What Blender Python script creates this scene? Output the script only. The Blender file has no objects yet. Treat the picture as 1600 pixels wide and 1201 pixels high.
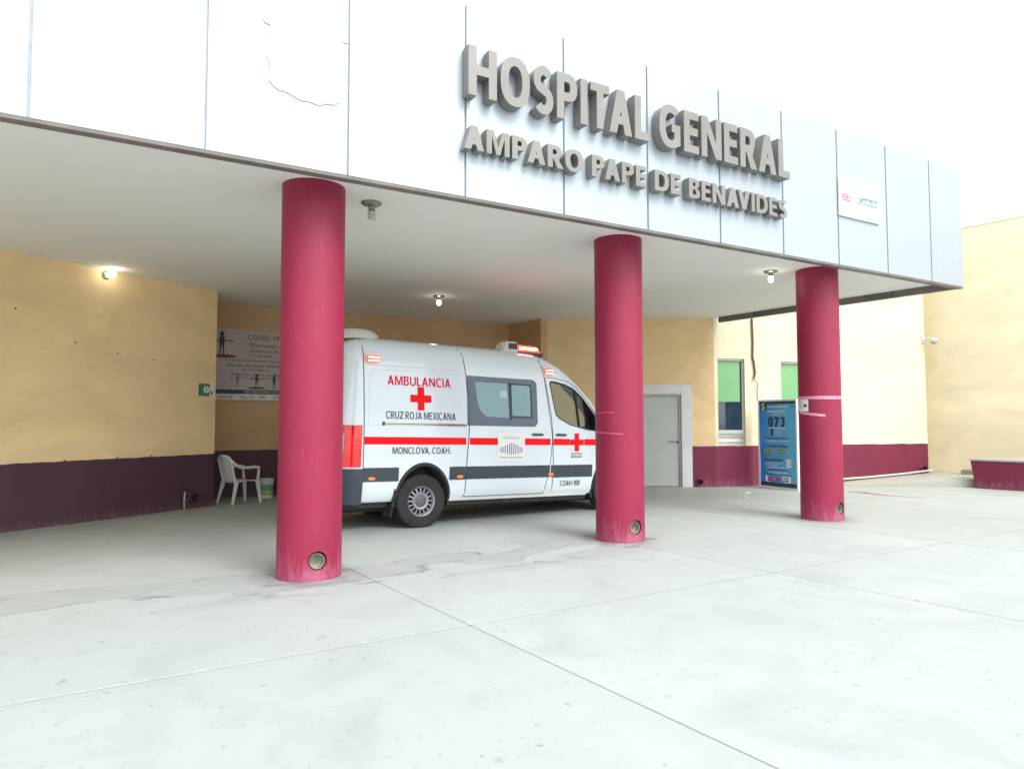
import bpy, bmesh, math, random
from mathutils import Vector, Matrix
random.seed(7)
SC = bpy.context.scene
COL = SC.collection
PI = math.pi
rad = math.radians

# ---------------------------------------------------------------- camera
CAM_H = 1.5
cam = bpy.data.cameras.new('camera')
cam.sensor_width = 36.0
cam.lens = 1086.1 / 1600.0 * 36.0
cam.clip_start, cam.clip_end = 0.05, 2000.0
camo = bpy.data.objects.new('camera', cam)
COL.objects.link(camo)
pitch, roll = 0.0520, 0.0012
camo.matrix_world = (Matrix.Translation((0, 0, CAM_H)) @ Matrix.Rotation(PI / 2 + pitch, 4, 'X') @ Matrix.Rotation(-roll, 4, 'Z'))
SC.camera = camo

# ---------------------------------------------------------------- sky, sun, exposure
SUN_EL, SUN_AZ = rad(48), rad(138)          # azimuth clockwise from +Y: behind the camera, to its right
world = bpy.data.worlds.new('World')
SC.world = world
world.use_nodes = True
wn, wl = world.node_tree.nodes, world.node_tree.links
wn.clear()
sky = wn.new('ShaderNodeTexSky')
sky.sky_type = 'NISHITA'
sky.sun_disc = False
sky.sun_elevation = SUN_EL
sky.sun_rotation = SUN_AZ
sky.air_density, sky.dust_density, sky.ozone_density = 1.0, 3.0, 1.0
hs = wn.new('ShaderNodeHueSaturation')
hs.inputs['Saturation'].default_value = 0.22
bg = wn.new('ShaderNodeBackground')
bg.inputs['Strength'].default_value = 0.15
wo = wn.new('ShaderNodeOutputWorld')
ov = wn.new('ShaderNodeMix')          # even white overcast veil over the clear sky
ov.data_type = 'RGBA'
ov.inputs[0].default_value = 0.6
ov.inputs[7].default_value = (6.9, 7.3, 7.45, 1)
wl.new(sky.outputs[0], hs.inputs['Color'])
wl.new(hs.outputs[0], ov.inputs[6])
wl.new(ov.outputs[2], bg.inputs['Color'])
wl.new(bg.outputs[0], wo.inputs['Surface'])

sun = bpy.data.lights.new('sun', 'SUN')
sun.energy = 1.2
sun.angle = rad(30)
sun.color = (1.0, 0.965, 0.91)
suno = bpy.data.objects.new('sun', sun)
COL.objects.link(suno)
sd = Vector((math.sin(SUN_AZ) * math.cos(SUN_EL), math.cos(SUN_AZ) * math.cos(SUN_EL), math.sin(SUN_EL)))
suno.rotation_euler = sd.to_track_quat('Z', 'Y').to_euler()

SC.view_settings.view_transform = 'Standard'
SC.view_settings.look = 'None'
SC.view_settings.gamma = 1.0
SC.view_settings.use_curve_mapping = False
SC.view_settings.exposure = 1.06
SC.render.engine = 'CYCLES'
SC.cycles.max_bounces = 10
SC.cycles.diffuse_bounces = 7
SC.cycles.use_denoising = True

# ---------------------------------------------------------------- materials
def new_mat(name):
    m = bpy.data.materials.new(name)
    m.use_nodes = True
    nt = m.node_tree
    b = nt.nodes['Principled BSDF']
    return m, nt, b

def N(nt, typ, **kw):
    n = nt.nodes.new(typ)
    for k, v in kw.items():
        setattr(n, k, v)
    return n

def ramp(nt, src, p0, p1, c0=(0, 0, 0, 1), c1=(1, 1, 1, 1)):
    r = N(nt, 'ShaderNodeValToRGB')
    r.color_ramp.elements[0].position, r.color_ramp.elements[1].position = p0, p1
    r.color_ramp.elements[0].color, r.color_ramp.elements[1].color = c0, c1
    nt.links.new(src, r.inputs[0])
    return r.outputs[0]

def noise(nt, vec, scale, detail=4, rough=0.55, dist=0.0):
    n = N(nt, 'ShaderNodeTexNoise')
    n.inputs['Scale'].default_value = scale
    n.inputs['Detail'].default_value = detail
    n.inputs['Roughness'].default_value = rough
    n.inputs['Distortion'].default_value = dist
    nt.links.new(vec, n.inputs['Vector'])
    return n.outputs['Fac']

def mapping(nt, vec, scale=(1, 1, 1), rot=(0, 0, 0), loc=(0, 0, 0)):
    mp = N(nt, 'ShaderNodeMapping')
    mp.inputs['Scale'].default_value = scale
    mp.inputs['Rotation'].default_value = rot
    mp.inputs['Location'].default_value = loc
    nt.links.new(vec, mp.inputs['Vector'])
    return mp.outputs[0]

def mixc(nt, fac, a, b):
    m = N(nt, 'ShaderNodeMix', data_type='RGBA')
    for s, v in ((0, fac), (6, a), (7, b)):
        if isinstance(v, (int, float)):
            m.inputs[s].default_value = v
        elif isinstance(v, tuple):
            m.inputs[s].default_value = (v[0], v[1], v[2], 1)
        else:
            nt.links.new(v, m.inputs[s])
    return m.outputs[2]

def mth(nt, op, a, b=None, c=None, clamp=False):
    n = N(nt, 'ShaderNodeMath', operation=op, use_clamp=clamp)
    for i, v in enumerate((a, b, c)):
        if v is None:
            continue
        if isinstance(v, (int, float)):
            n.inputs[i].default_value = v
        else:
            nt.links.new(v, n.inputs[i])
    return n.outputs[0]

def bump(nt, b, h, strength, dist=0.01):
    bp = N(nt, 'ShaderNodeBump')
    bp.inputs['Strength'].default_value = strength
    bp.inputs['Distance'].default_value = dist
    nt.links.new(h, bp.inputs['Height'])
    nt.links.new(bp.outputs[0], b.inputs['Normal'])

def objco(nt):
    return N(nt, 'ShaderNodeTexCoord').outputs['Object']

def simple(name, c, rough=0.5, metal=0.0, var=0.12, scale=6.0, bmp=0.0, bscale=60.0, coat=0.0, spec=0.5):
    m, nt, b = new_mat(name)
    co = objco(nt)
    f = noise(nt, co, scale, 5)
    lo = tuple(max(0, x * (1 - var)) for x in c)
    hi = tuple(min(1, x * (1 + var)) for x in c)
    nt.links.new(mixc(nt, ramp(nt, f, 0.3, 0.7), lo, hi), b.inputs['Base Color'])
    b.inputs['Roughness'].default_value = rough
    b.inputs['Metallic'].default_value = metal
    b.inputs['Specular IOR Level'].default_value = spec
    b.inputs['Coat Weight'].default_value = coat
    if bmp:
        bump(nt, b, noise(nt, co, bscale, 4), bmp)
    return m

def emis(name, c, s, base=(0.5, 0.05, 0.03)):
    m, nt, b = new_mat(name)
    b.inputs['Base Color'].default_value = (*base, 1)
    b.inputs['Emission Color'].default_value = (*c, 1)
    b.inputs['Emission Strength'].default_value = s
    b.inputs['Roughness'].default_value = 0.2
    return m

def plaster(name, c, dirt, dirtamt=0.5):
    m, nt, b = new_mat(name)
    co = objco(nt)
    big = noise(nt, mapping(nt, co, (0.5, 0.5, 0.9)), 1.6, 6, 0.6, 0.6)
    mid = noise(nt, mapping(nt, co, (1, 1, 2.2)), 3.2, 7, 0.68, 1.2)
    fine = noise(nt, co, 38, 5, 0.7)
    c1 = mixc(nt, ramp(nt, big, 0.3, 0.72), tuple(x * 0.86 for x in c), tuple(min(1, x * 1.08) for x in c))
    dm = mth(nt, 'MULTIPLY', ramp(nt, mid, 0.56, 0.76), dirtamt)
    c2 = mixc(nt, dm, c1, dirt)
    scratch = noise(nt, mapping(nt, co, (3, 3, 14), (0.25, 0.1, 0)), 2.0, 5, 0.75, 2.0)
    c3 = mixc(nt, mth(nt, 'MULTIPLY', ramp(nt, scratch, 0.68, 0.78), 0.35), c2, dirt)
    nt.links.new(c3, b.inputs['Base Color'])
    b.inputs['Roughness'].default_value = 0.82
    h = mth(nt, 'ADD', mth(nt, 'MULTIPLY', mid, 1.6), mth(nt, 'MULTIPLY', fine, 0.6))
    bump(nt, b, h, 0.28, 0.012)
    return m

def scuffed(name, c, scuff, rough, top=0.75, coat=0.0):
    """painted surface with pale scuffs and runs that thicken towards its foot"""
    m, nt, b = new_mat(name)
    co = objco(nt)
    sep = N(nt, 'ShaderNodeSeparateXYZ')
    nt.links.new(co, sep.inputs[0])
    low = mth(nt, 'SUBTRACT', 1.0, mth(nt, 'DIVIDE', sep.outputs['Z'], top), clamp=True)
    st = noise(nt, mapping(nt, co, (9, 9, 1.3)), 3.0, 6, 0.7, 0.4)
    pt = noise(nt, co, 5.0, 6, 0.7)
    k = mth(nt, 'MULTIPLY', mth(nt, 'ADD', mth(nt, 'MULTIPLY', low, 0.34), st), mth(nt, 'ADD', 0.55, mth(nt, 'MULTIPLY', pt, 0.75)))
    mask = mth(nt, 'MULTIPLY', ramp(nt, k, 0.58, 0.86), 0.8)
    cl = noise(nt, mapping(nt, co, (1, 1, 0.6)), 1.8, 4)
    c1 = mixc(nt, ramp(nt, cl, 0.3, 0.7), tuple(x * 0.9 for x in c), tuple(min(1, x * 1.1) for x in c))
    nt.links.new(mixc(nt, mask, c1, scuff), b.inputs['Base Color'])
    b.inputs['Roughness'].default_value = rough
    b.inputs['Coat Weight'].default_value = coat
    bump(nt, b, mth(nt, 'ADD', noise(nt, co, 2.3, 3), mth(nt, 'MULTIPLY', noise(nt, co, 45, 4), 0.15)), 0.15, 0.02)
    return m

def concrete(name, c, stains=True):
    m, nt, b = new_mat(name)
    co = objco(nt)
    big = noise(nt, co, 0.35, 5, 0.6, 0.3)
    mid = noise(nt, co, 2.4, 8, 0.7, 0.4)
    fine = noise(nt, co, 60, 5, 0.7)
    col = mixc(nt, ramp(nt, big, 0.3, 0.7), tuple(x * 0.93 for x in c), tuple(x * 1.05 for x in c))
    col = mixc(nt, mth(nt, 'MULTIPLY', ramp(nt, mid, 0.45, 0.75), 0.5), col, tuple(x * 0.82 for x in c))
    col = mixc(nt, mth(nt, 'MULTIPLY', ramp(nt, fine, 0.55, 0.72), 0.3), col, tuple(x * 0.72 for x in c))
    if stains:
        oi = N(nt, 'ShaderNodeObjectInfo')
        col = mixc(nt, mth(nt, 'MULTIPLY', oi.outputs['Random'], 0.5), col, tuple(x * 0.86 for x in c))
        broad = noise(nt, co, 0.9, 6, 0.65, 1.2)
        col = mixc(nt, mth(nt, 'MULTIPLY', ramp(nt, broad, 0.50, 0.70), 0.55), col, (c[0] * 0.74, c[1] * 0.74, c[2] * 0.75))
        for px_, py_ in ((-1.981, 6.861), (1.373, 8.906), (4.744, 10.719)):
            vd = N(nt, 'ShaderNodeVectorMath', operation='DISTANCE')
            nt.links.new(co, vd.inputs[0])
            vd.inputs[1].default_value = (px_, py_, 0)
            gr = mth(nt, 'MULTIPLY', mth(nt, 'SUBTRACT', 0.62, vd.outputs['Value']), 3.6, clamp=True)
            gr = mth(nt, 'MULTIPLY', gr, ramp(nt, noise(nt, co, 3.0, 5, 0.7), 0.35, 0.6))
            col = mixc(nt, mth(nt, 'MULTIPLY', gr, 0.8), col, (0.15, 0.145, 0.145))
        # scattered gum and oil drops, each its own size
        for sc_, r0, amt in ((2.4, 0.075, 0.45), (5.5, 0.13, 0.5), (1.15, 0.04, 0.6), (11.0, 0.17, 0.5)):
            w = N(nt, 'ShaderNodeVectorMath', operation='ADD')
            nd = N(nt, 'ShaderNodeTexNoise')
            nd.inputs['Scale'].default_value = 9
            nt.links.new(co, nd.inputs['Vector'])
            vs = N(nt, 'ShaderNodeVectorMath', operation='SCALE')
            vs.inputs['Scale'].default_value = 0.10
            nt.links.new(nd.outputs['Color'], vs.inputs[0])
            nt.links.new(co, w.inputs[0])
            nt.links.new(vs.outputs[0], w.inputs[1])
            v = N(nt, 'ShaderNodeTexVoronoi', voronoi_dimensions='2D')
            v.inputs['Scale'].default_value = sc_
            nt.links.new(w.outputs[0], v.inputs['Vector'])
            wn_ = N(nt, 'ShaderNodeSeparateColor')
            nt.links.new(v.outputs['Color'], wn_.inputs[0])
            size = mth(nt, 'MULTIPLY', mth(nt, 'POWER', wn_.outputs[0], 3.0), r0)
            hit = mth(nt, 'MULTIPLY', mth(nt, 'MULTIPLY', mth(nt, 'SUBTRACT', size, v.outputs['Distance']), 60.0, clamp=True), ramp(nt, noise(nt, co, 0.55, 3), 0.30, 0.52))
            col = mixc(nt, mth(nt, 'MULTIPLY', hit, mth(nt, 'MULTIPLY', wn_.outputs[1], amt)), col, (0.17, 0.18, 0.20))
        # dried water edges along the line of pillars
        rot = mapping(nt, co, (1, 1, 1), (0, 0, rad(-30)))
        sep = N(nt, 'ShaderNodeSeparateXYZ')
        nt.links.new(rot, sep.inputs[0])
        v = sep.outputs['Y']
        band = mth(nt, 'SUBTRACT', 1.0, mth(nt, 'ABSOLUTE', mth(nt, 'DIVIDE', mth(nt, 'SUBTRACT', v, 6.85), 0.85)), clamp=True)
        band = ramp(nt, band, 0.02, 0.3)
        xm = mth(nt, 'SUBTRACT', 1.0, mth(nt, 'MULTIPLY', mth(nt, 'SUBTRACT', sep.outputs['X'], 5.2), 0.9), clamp=True)
        nz = noise(nt, mapping(nt, rot, (0.42, 1.25, 1), (0, 0, 0), (3.1, 0.7, 0)), 1.15, 3, 0.5, 0.5)
        line = mth(nt, 'SUBTRACT', 1.0, mth(nt, 'DIVIDE', mth(nt, 'ABSOLUTE', mth(nt, 'SUBTRACT', nz, 0.5)), 0.016), clamp=True)
        inside = ramp(nt, nz, 0.49, 0.51)
        br = noise(nt, co, 1.7, 3)
        lf = mth(nt, 'MULTIPLY', mth(nt, 'MULTIPLY', line, band), mth(nt, 'MULTIPLY', xm, ramp(nt, br, 0.3, 0.6)))
        col = mixc(nt, mth(nt, 'MULTIPLY', lf, 0.85), col, (0.16, 0.165, 0.175))
        wet = mth(nt, 'MULTIPLY', mth(nt, 'MULTIPLY', inside, band), mth(nt, 'MULTIPLY', xm, 0.32))
        col = mixc(nt, wet, col, (0.26, 0.27, 0.27))
        # pale crust beside the long joint
        rj = mapping(nt, co, (1, 1, 1), (0, 0, rad(-31.3)))
        sj = N(nt, 'ShaderNodeSeparateXYZ')
        nt.links.new(rj, sj.inputs[0])
        dj = mth(nt, 'SUBTRACT', sj.outputs['Y'], 4.609)
        wob = mth(nt, 'MULTIPLY', noise(nt, mapping(nt, rj, (5, 5, 1)), 3.0, 6, 0.8), 0.15)
        cr = mth(nt, 'MULTIPLY', mth(nt, 'GREATER_THAN', dj, 0.0), mth(nt, 'MULTIPLY', mth(nt, 'SUBTRACT', mth(nt, 'SUBTRACT', wob, 0.045), dj), 55.0, clamp=True))
        hair = mth(nt, 'MULTIPLY', mth(nt, 'SUBTRACT', 0.016, mth(nt, 'ABSOLUTE', mth(nt, 'ADD', dj, mth(nt, 'MULTIPLY', wob, 0.1)))), 90.0, clamp=True)
        xf_ = mth(nt, 'SUBTRACT', 1.0, mth(nt, 'MULTIPLY', mth(nt, 'SUBTRACT', sj.outputs['X'], 2.7), 0.5), clamp=True)
        pat = ramp(nt, noise(nt, mapping(nt, rj, (0.8, 0.1, 1)), 1.6, 4), 0.34, 0.5)
        col = mixc(nt, mth(nt, 'MULTIPLY', mth(nt, 'MULTIPLY', cr, xf_), mth(nt, 'MULTIPLY', pat, 0.28)), col, (0.72, 0.75, 0.74))
        col = mixc(nt, mth(nt, 'MULTIPLY', hair, 0.45), col, (0.17, 0.175, 0.18))
    nt.links.new(col, b.inputs['Base Color'])
    b.inputs['Roughness'].default_value = 0.62
    b.inputs['Specular IOR Level'].default_value = 0.4
    bump(nt, b, mth(nt, 'ADD', mth(nt, 'MULTIPLY', mid, 0.8), mth(nt, 'MULTIPLY', fine, 0.5)), 0.18, 0.01)
    return m

def panel_metal(name, c):
    m, nt, b = new_mat(name)
    co = objco(nt)
    big = noise(nt, mapping(nt, co, (0.6, 0.6, 0.35)), 1.3, 4)
    streak = noise(nt, mapping(nt, co, (9, 9, 0.28)), 2.2, 6, 0.7)
    sm = mth(nt, 'MULTIPLY', ramp(nt, streak, 0.52, 0.8), 0.4)
    col = mixc(nt, ramp(nt, big, 0.3, 0.7), tuple(x * 0.97 for x in c), c)
    nt.links.new(mixc(nt, sm, col, (0.50, 0.54, 0.60)), b.inputs['Base Color'])
    b.inputs['Roughness'].default_value = 0.5
    b.inputs['Metallic'].default_value = 0.45
    bump(nt, b, noise(nt, co, 1.2, 2), 0.06, 0.02)
    return m

M = {}
M['slab'] = concrete('concrete slab', (0.41, 0.447, 0.437))
M['base'] = concrete('old concrete', (0.28, 0.285, 0.28), False)
M['ramp'] = concrete('ramp concrete', (0.43, 0.44, 0.40), False)
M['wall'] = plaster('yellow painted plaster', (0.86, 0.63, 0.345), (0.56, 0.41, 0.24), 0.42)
M['lit_wall'] = plaster('light-washed yellow plaster', (0.80, 0.73, 0.52), (0.58, 0.50, 0.33), 0.30)  # yellow plaster outdoors, washing-out by bright light put into a paler colour
M['recess_wall_shaded'] = plaster('shade-darkened yellow plaster', (0.60, 0.385, 0.215), (0.40, 0.26, 0.15), 0.35)  # plaster of the recess, its shade painted in as a darker, browner colour
M['annex_wall'] = plaster('peach cream plaster', (0.90, 0.79, 0.56), (0.66, 0.56, 0.38), 0.3)
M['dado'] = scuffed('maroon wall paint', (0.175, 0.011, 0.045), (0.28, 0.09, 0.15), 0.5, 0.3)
M['dado_shaded'] = scuffed('shade-darkened maroon wall paint', (0.075, 0.028, 0.045), (0.15, 0.08, 0.10), 0.55, 0.2)  # same maroon band under the canopy, with the shade mixed into its colour
M['pillar'] = scuffed('crimson pillar paint', (0.268, 0.008, 0.047), (0.40, 0.11, 0.19), 0.5, 0.38, 0.0)
M['soffit'] = simple('soffit paint', (0.83, 0.825, 0.79), 0.8, 0, 0.035, 0.5, 0.06, 3)
M['panel'] = panel_metal('white fascia panel', (0.415, 0.465, 0.505))
M['joint'] = simple('fascia joint', (0.46, 0.53, 0.60), 0.6)
M['trim'] = simple('grey trim', (0.16, 0.145, 0.135), 0.55, 0, 0.25, 3)
M['letter'] = simple('taupe letter metal', (0.225, 0.22, 0.205), 0.42, 0.25, 0.08, 2.0)
M['van'] = simple('white van paint', (0.68, 0.755, 0.80), 0.2, 0, 0.03, 1.0, 0, 1, 0.6)
M['clad'] = simple('slate cladding', (0.036, 0.048, 0.068), 0.5, 0, 0.12, 3)
M['black'] = simple('black rubber', (0.022, 0.023, 0.025), 0.7, 0, 0.2, 8, 0.1, 50)
M['tyre'] = simple('tyre rubber', (0.02, 0.021, 0.023), 0.82, 0, 0.3, 14, 0.2, 80)
M['seam'] = simple('gap shadow', (0.03, 0.033, 0.037), 0.9)
M['rim'] = simple('steel rim', (0.32, 0.33, 0.36), 0.36, 0.55, 0.1, 10)
M['hub'] = simple('hub cap', (0.10, 0.105, 0.12), 0.5)
M['red'] = simple('red vinyl', (0.92, 0.003, 0.012), 0.6, 0, 0.03, spec=0.2)
M['pinkred'] = simple('crimson vinyl', (0.70, 0.01, 0.09), 0.6, 0, 0.04, spec=0.2)
M['navy'] = simple('dark vinyl', (0.05, 0.065, 0.09), 0.45)
M['winframe'] = simple('tinted glass border', (0.05, 0.075, 0.12), 0.12, 0, 0.15, 2.0, 0, 1, 0.3)
M['frost'] = simple('frosted teal glass', (0.16, 0.31, 0.335), 0.14, 0, 0.10, 1.5, 0, 1, 0.4)
M['chrome'] = simple('aluminium rail', (0.55, 0.54, 0.52), 0.25, 0.9)
M['taillight'] = simple('red lens', (0.80, 0.008, 0.012), 0.12, 0, 0.25, 9, 0.2, 30, 0.8)
M['lens_clear'] = simple('clear lens', (0.45, 0.42, 0.42), 0.1)
M['amber'] = emis('amber marker', (1.0, 0.16, 0.02), 0.5, (0.7, 0.13, 0.02))
M['strobe'] = emis('red strobe', (1.0, 0.06, 0.03), 1.1)
M['strobe_core'] = emis('strobe tube', (1.0, 0.55, 0.42), 2.6)
M['beacon_core'] = emis('beacon core', (1.0, 0.68, 0.55), 3.0)
M['plastic'] = simple('white plastic', (0.62, 0.64, 0.60), 0.42, 0, 0.08, 4)
M['cream'] = simple('cream plastic', (0.62, 0.60, 0.52), 0.45, 0, 0.06, 4)
M['pvc'] = simple('pvc pipe', (0.62, 0.60, 0.52), 0.4, 0, 0.15, 8)
M['drain'] = simple('dirty pipe', (0.25, 0.235, 0.185), 0.6, 0, 0.35, 12)
M['pipe_in'] = simple('pipe mud', (0.27, 0.255, 0.19), 0.8, 0, 0.35, 14)
M['dark_in'] = simple('cavity dark', (0.02, 0.02, 0.02), 0.9)
M['door'] = simple('pale grey door', (0.50, 0.535, 0.50), 0.45, 0, 0.05, 1.5)
M['surround'] = simple('white surround', (0.70, 0.70, 0.715), 0.6, 0, 0.08, 2.5, 0.1, 30)
M['alu'] = simple('window aluminium', (0.62, 0.60, 0.56), 0.4, 0.2, 0.08, 4)
M['film'] = simple('green window film', (0.19, 0.44, 0.20), 0.25, 0, 0.06, 2.0)
M['darkglass'] = simple('dark window glass', (0.015, 0.035, 0.06), 0.04, 0, 0.1, 2.0, 0, 1, 0.5, 0.9)
M['steel'] = simple('brushed steel', (0.32, 0.31, 0.29), 0.35, 0.8)
M['bulb'] = emis('lit bulb', (1.0, 0.97, 0.86), 4.5, (0.9, 0.9, 0.9))
M['bulb_off'] = simple('spiral bulb glass', (0.55, 0.54, 0.49), 0.35)
M['cable'] = simple('brown cable', (0.16, 0.115, 0.075), 0.6)
M['tape'] = simple('masking tape', (0.62, 0.26, 0.36), 0.55, 0, 0.15, 20)
M['paper'] = simple('white paper', (0.72, 0.72, 0.70), 0.8, 0, 0.05, 6)
M['signwhite'] = simple('white board', (0.82, 0.82, 0.82), 0.5, 0, 0.02)
M['green'] = simple('green print', (0.05, 0.20, 0.10), 0.5)
M['teal'] = simple('teal print', (0.10, 0.26, 0.24), 0.5)
M['palegreen'] = simple('faded green label', (0.20, 0.33, 0.22), 0.5, 0, 0.3, 12)
M['lime'] = simple('lime print', (0.36, 0.50, 0.14), 0.5)
M['banner'] = simple('grey pink vinyl', (0.46, 0.41, 0.40), 0.6, 0, 0.12, 1.2)
M['bandark'] = simple('dark print', (0.035, 0.05, 0.065), 0.6)
M['banmaroon'] = simple('maroon print', (0.13, 0.04, 0.06), 0.6)
M['brownstain'] = simple('red paint smear', (0.36, 0.16, 0.15), 0.7, 0, 0.2, 9)
M['skin_in'] = simple('cab trim', (0.06, 0.062, 0.06), 0.8)
M['seat'] = simple('seat cloth', (0.035, 0.037, 0.04), 0.9)
M['leafgrey'] = simple('litter', (0.6, 0.6, 0.58), 0.8)

def grad_blue():
    m, nt, b = new_mat('blue poster print')
    co = objco(nt)
    sep = N(nt, 'ShaderNodeSeparateXYZ')
    nt.links.new(co, sep.inputs[0])
    r = ramp(nt, mth(nt, 'DIVIDE', sep.outputs['X'], 1.1), 0.05, 1.0, (0.02, 0.22, 0.66, 1), (0.13, 0.50, 0.74, 1))
    wr = noise(nt, mapping(nt, co, (2, 1, 0.6), (0, 0.5, 0)), 2.0, 3)
    nt.links.new(mixc(nt, mth(nt, 'MULTIPLY', ramp(nt, wr, 0.5, 0.7), 0.25), r, (0.16, 0.44, 0.62)), b.inputs['Base Color'])
    b.inputs['Roughness'].default_value = 0.35
    bump(nt, b, wr, 0.3, 0.03)
    return m
M['blue'] = grad_blue()

def glass_mat():
    m, nt, b = new_mat('cab glass')
    t = N(nt, 'ShaderNodeBsdfTransparent')
    t.inputs[0].default_value = (0.78, 0.87, 0.80, 1)
    g = N(nt, 'ShaderNodeBsdfGlossy')
    g.inputs['Roughness'].default_value = 0.02
    fr = N(nt, 'ShaderNodeLayerWeight')
    mx = N(nt, 'ShaderNodeMixShader')
    nt.links.new(mth(nt, 'ADD', 0.05, mth(nt, 'MULTIPLY', mth(nt, 'POWER', fr.outputs['Facing'], 4.0), 0.7)), mx.inputs[0])
    nt.links.new(t.outputs[0], mx.inputs[1])
    nt.links.new(g.outputs[0], mx.inputs[2])
    nt.links.new(mx.outputs[0], nt.nodes['Material Output'].inputs['Surface'])
    return m
M['glass'] = glass_mat()
M['press'] = simple('pressed edge', (0.50, 0.55, 0.58), 0.4)
M['inside'] = simple('pale thing behind frosted glass', (0.40, 0.56, 0.56), 0.3)

# ---------------------------------------------------------------- builders
class MB:
    def __init__(self):
        self.v, self.f = [], []
    def add(self, vs, fs):
        o = len(self.v)
        self.v += [tuple(x) for x in vs]
        self.f += [tuple(i + o for i in f) for f in fs]
        return self
    def box(self, x0, x1, y0, y1, z0, z1):
        return self.add([(x0, y0, z0), (x1, y0, z0), (x1, y1, z0), (x0, y1, z0), (x0, y0, z1), (x1, y0, z1), (x1, y1, z1), (x0, y1, z1)],
                        [(0, 3, 2, 1), (4, 5, 6, 7), (0, 1, 5, 4), (1, 2, 6, 5), (2, 3, 7, 6), (3, 0, 4, 7)])
    def prism(self, poly, axis, a, b):
        """polygon of 2-D points swept along an axis; 'y': points are (x, z); 'z': (x, y)"""
        n = len(poly)
        def P(p, t):
            return (p[0], t, p[1]) if axis == 'y' else (p[0], p[1], t) if axis == 'z' else (t, p[0], p[1])
        vs = [P(p, a) for p in poly] + [P(p, b) for p in poly]
        fs = [tuple(range(n)), tuple(range(2 * n - 1, n - 1, -1))]
        fs += [(i, i + n, (i + 1) % n + n, (i + 1) % n) for i in range(n)]
        return self.add(vs, fs)
    def tube(self, path, r, n=10, caps=True):
        pts = [Vector(p) for p in path]
        rs = r if isinstance(r, (list, tuple)) else [r] * len(pts)
        vs, fs = [], []
        up = None
        for i, p in enumerate(pts):
            t = (pts[min(i + 1, len(pts) - 1)] - pts[max(i - 1, 0)]).normalized()
            if up is None:
                up = Vector((0, 0, 1)) if abs(t.z) < 0.9 else Vector((1, 0, 0))
            s = t.cross(up).normalized()
            up = s.cross(t).normalized()
            for k in range(n):
                a = 2 * PI * k / n
                vs.append(p + (s * math.cos(a) + up * math.sin(a)) * rs[i])
        for i in range(len(pts) - 1):
            for k in range(n):
                k2 = (k + 1) % n
                fs.append((i * n + k, i * n + k2, (i + 1) * n + k2, (i + 1) * n + k))
        if caps:
            fs.append(tuple(range(n - 1, -1, -1)))
            fs.append(tuple(range((len(pts) - 1) * n, len(pts) * n)))
        return self.add(vs, fs)
    def lathe(self, prof, n=32, mat=None):
        """profile of (r, z) turned about z, closed at radius 0"""
        vs, fs = [], []
        for r, z in prof:
            for k in range(n):
                a = 2 * PI * k / n
                vs.append((r * math.cos(a), r * math.sin(a), z))
        for i in range(len(prof) - 1):
            for k in range(n):
                k2 = (k + 1) % n
                fs.append((i * n + k, i * n + k2, (i + 1) * n + k2, (i + 1) * n + k))
        if mat is not None:
            vs = [mat @ Vector(v) for v in vs]
        return self.add(vs, fs)
    def grid(self, fn, nu, nv):
        vs = [fn(i / nu, j / nv) for j in range(nv + 1) for i in range(nu + 1)]
        w = nu + 1
        fs = [(j * w + i, j * w + i + 1, (j + 1) * w + i + 1, (j + 1) * w + i) for j in range(nv) for i in range(nu)]
        return self.add(vs, fs)

def obj(name, mb, mat, parent=None, smooth=None, bevel=0.0, label=None):
    me = bpy.data.meshes.new(name)
    me.from_pydata(mb.v, [], mb.f)
    bm = bmesh.new()
    bm.from_mesh(me)
    bmesh.ops.remove_doubles(bm, verts=bm.verts, dist=1e-6)
    bmesh.ops.recalc_face_normals(bm, faces=bm.faces)
    if bevel:
        es = [e for e in bm.edges if len(e.link_faces) == 2 and e.calc_face_angle() > 0.6]
        bmesh.ops.bevel(bm, geom=es, offset=bevel, segments=2, affect='EDGES', clamp_overlap=True)
    if smooth is not None:
        for f in bm.faces:
            f.smooth = True
        for e in bm.edges:
            if len(e.link_faces) == 2 and e.calc_face_angle() > smooth:
                e.smooth = False
    bm.to_mesh(me)
    bm.free()
    if mat:
        me.materials.append(mat)
    o = bpy.data.objects.new(name, me)
    COL.objects.link(o)
    if parent:
        o.parent = parent
    if label:
        o['label'] = label
    return o

def tag(o, label=None, cat=None, group=None, kind=None):
    if label: o['label'] = label
    if cat: o['category'] = cat
    if group: o['group'] = group
    if kind: o['kind'] = kind
    return o

def empty(name, loc, rz=0.0, label=None, cat=None, group=None, rot=None):
    o = bpy.data.objects.new(name, None)
    o.empty_display_size = 0.2
    COL.objects.link(o)
    o.location = loc
    o.rotation_euler = rot or (0, 0, rz)
    return tag(o, label, cat, group)

def copy_tree(o, parent=None):
    c = o.copy()
    COL.objects.link(c)
    c.parent = parent
    for ch in list(o.children):
        copy_tree(ch, c)
    return c

_tmp = bpy.data.objects.new('text_builder', None)
def text_mesh(s, size=1.0, bold=0.0, extrude=0.0, res=3):
    cu = bpy.data.curves.new('lettering', 'FONT')
    cu.body = s
    cu.size = size
    cu.offset = bold
    cu.extrude = extrude
    cu.resolution_u = res
    to = bpy.data.objects.new('lettering', cu)
    COL.objects.link(to)
    bpy.context.view_layer.update()
    me = bpy.data.meshes.new_from_object(to.evaluated_get(bpy.context.evaluated_depsgraph_get()))
    bpy.data.objects.remove(to)
    bpy.data.curves.remove(cu)
    return me

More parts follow.
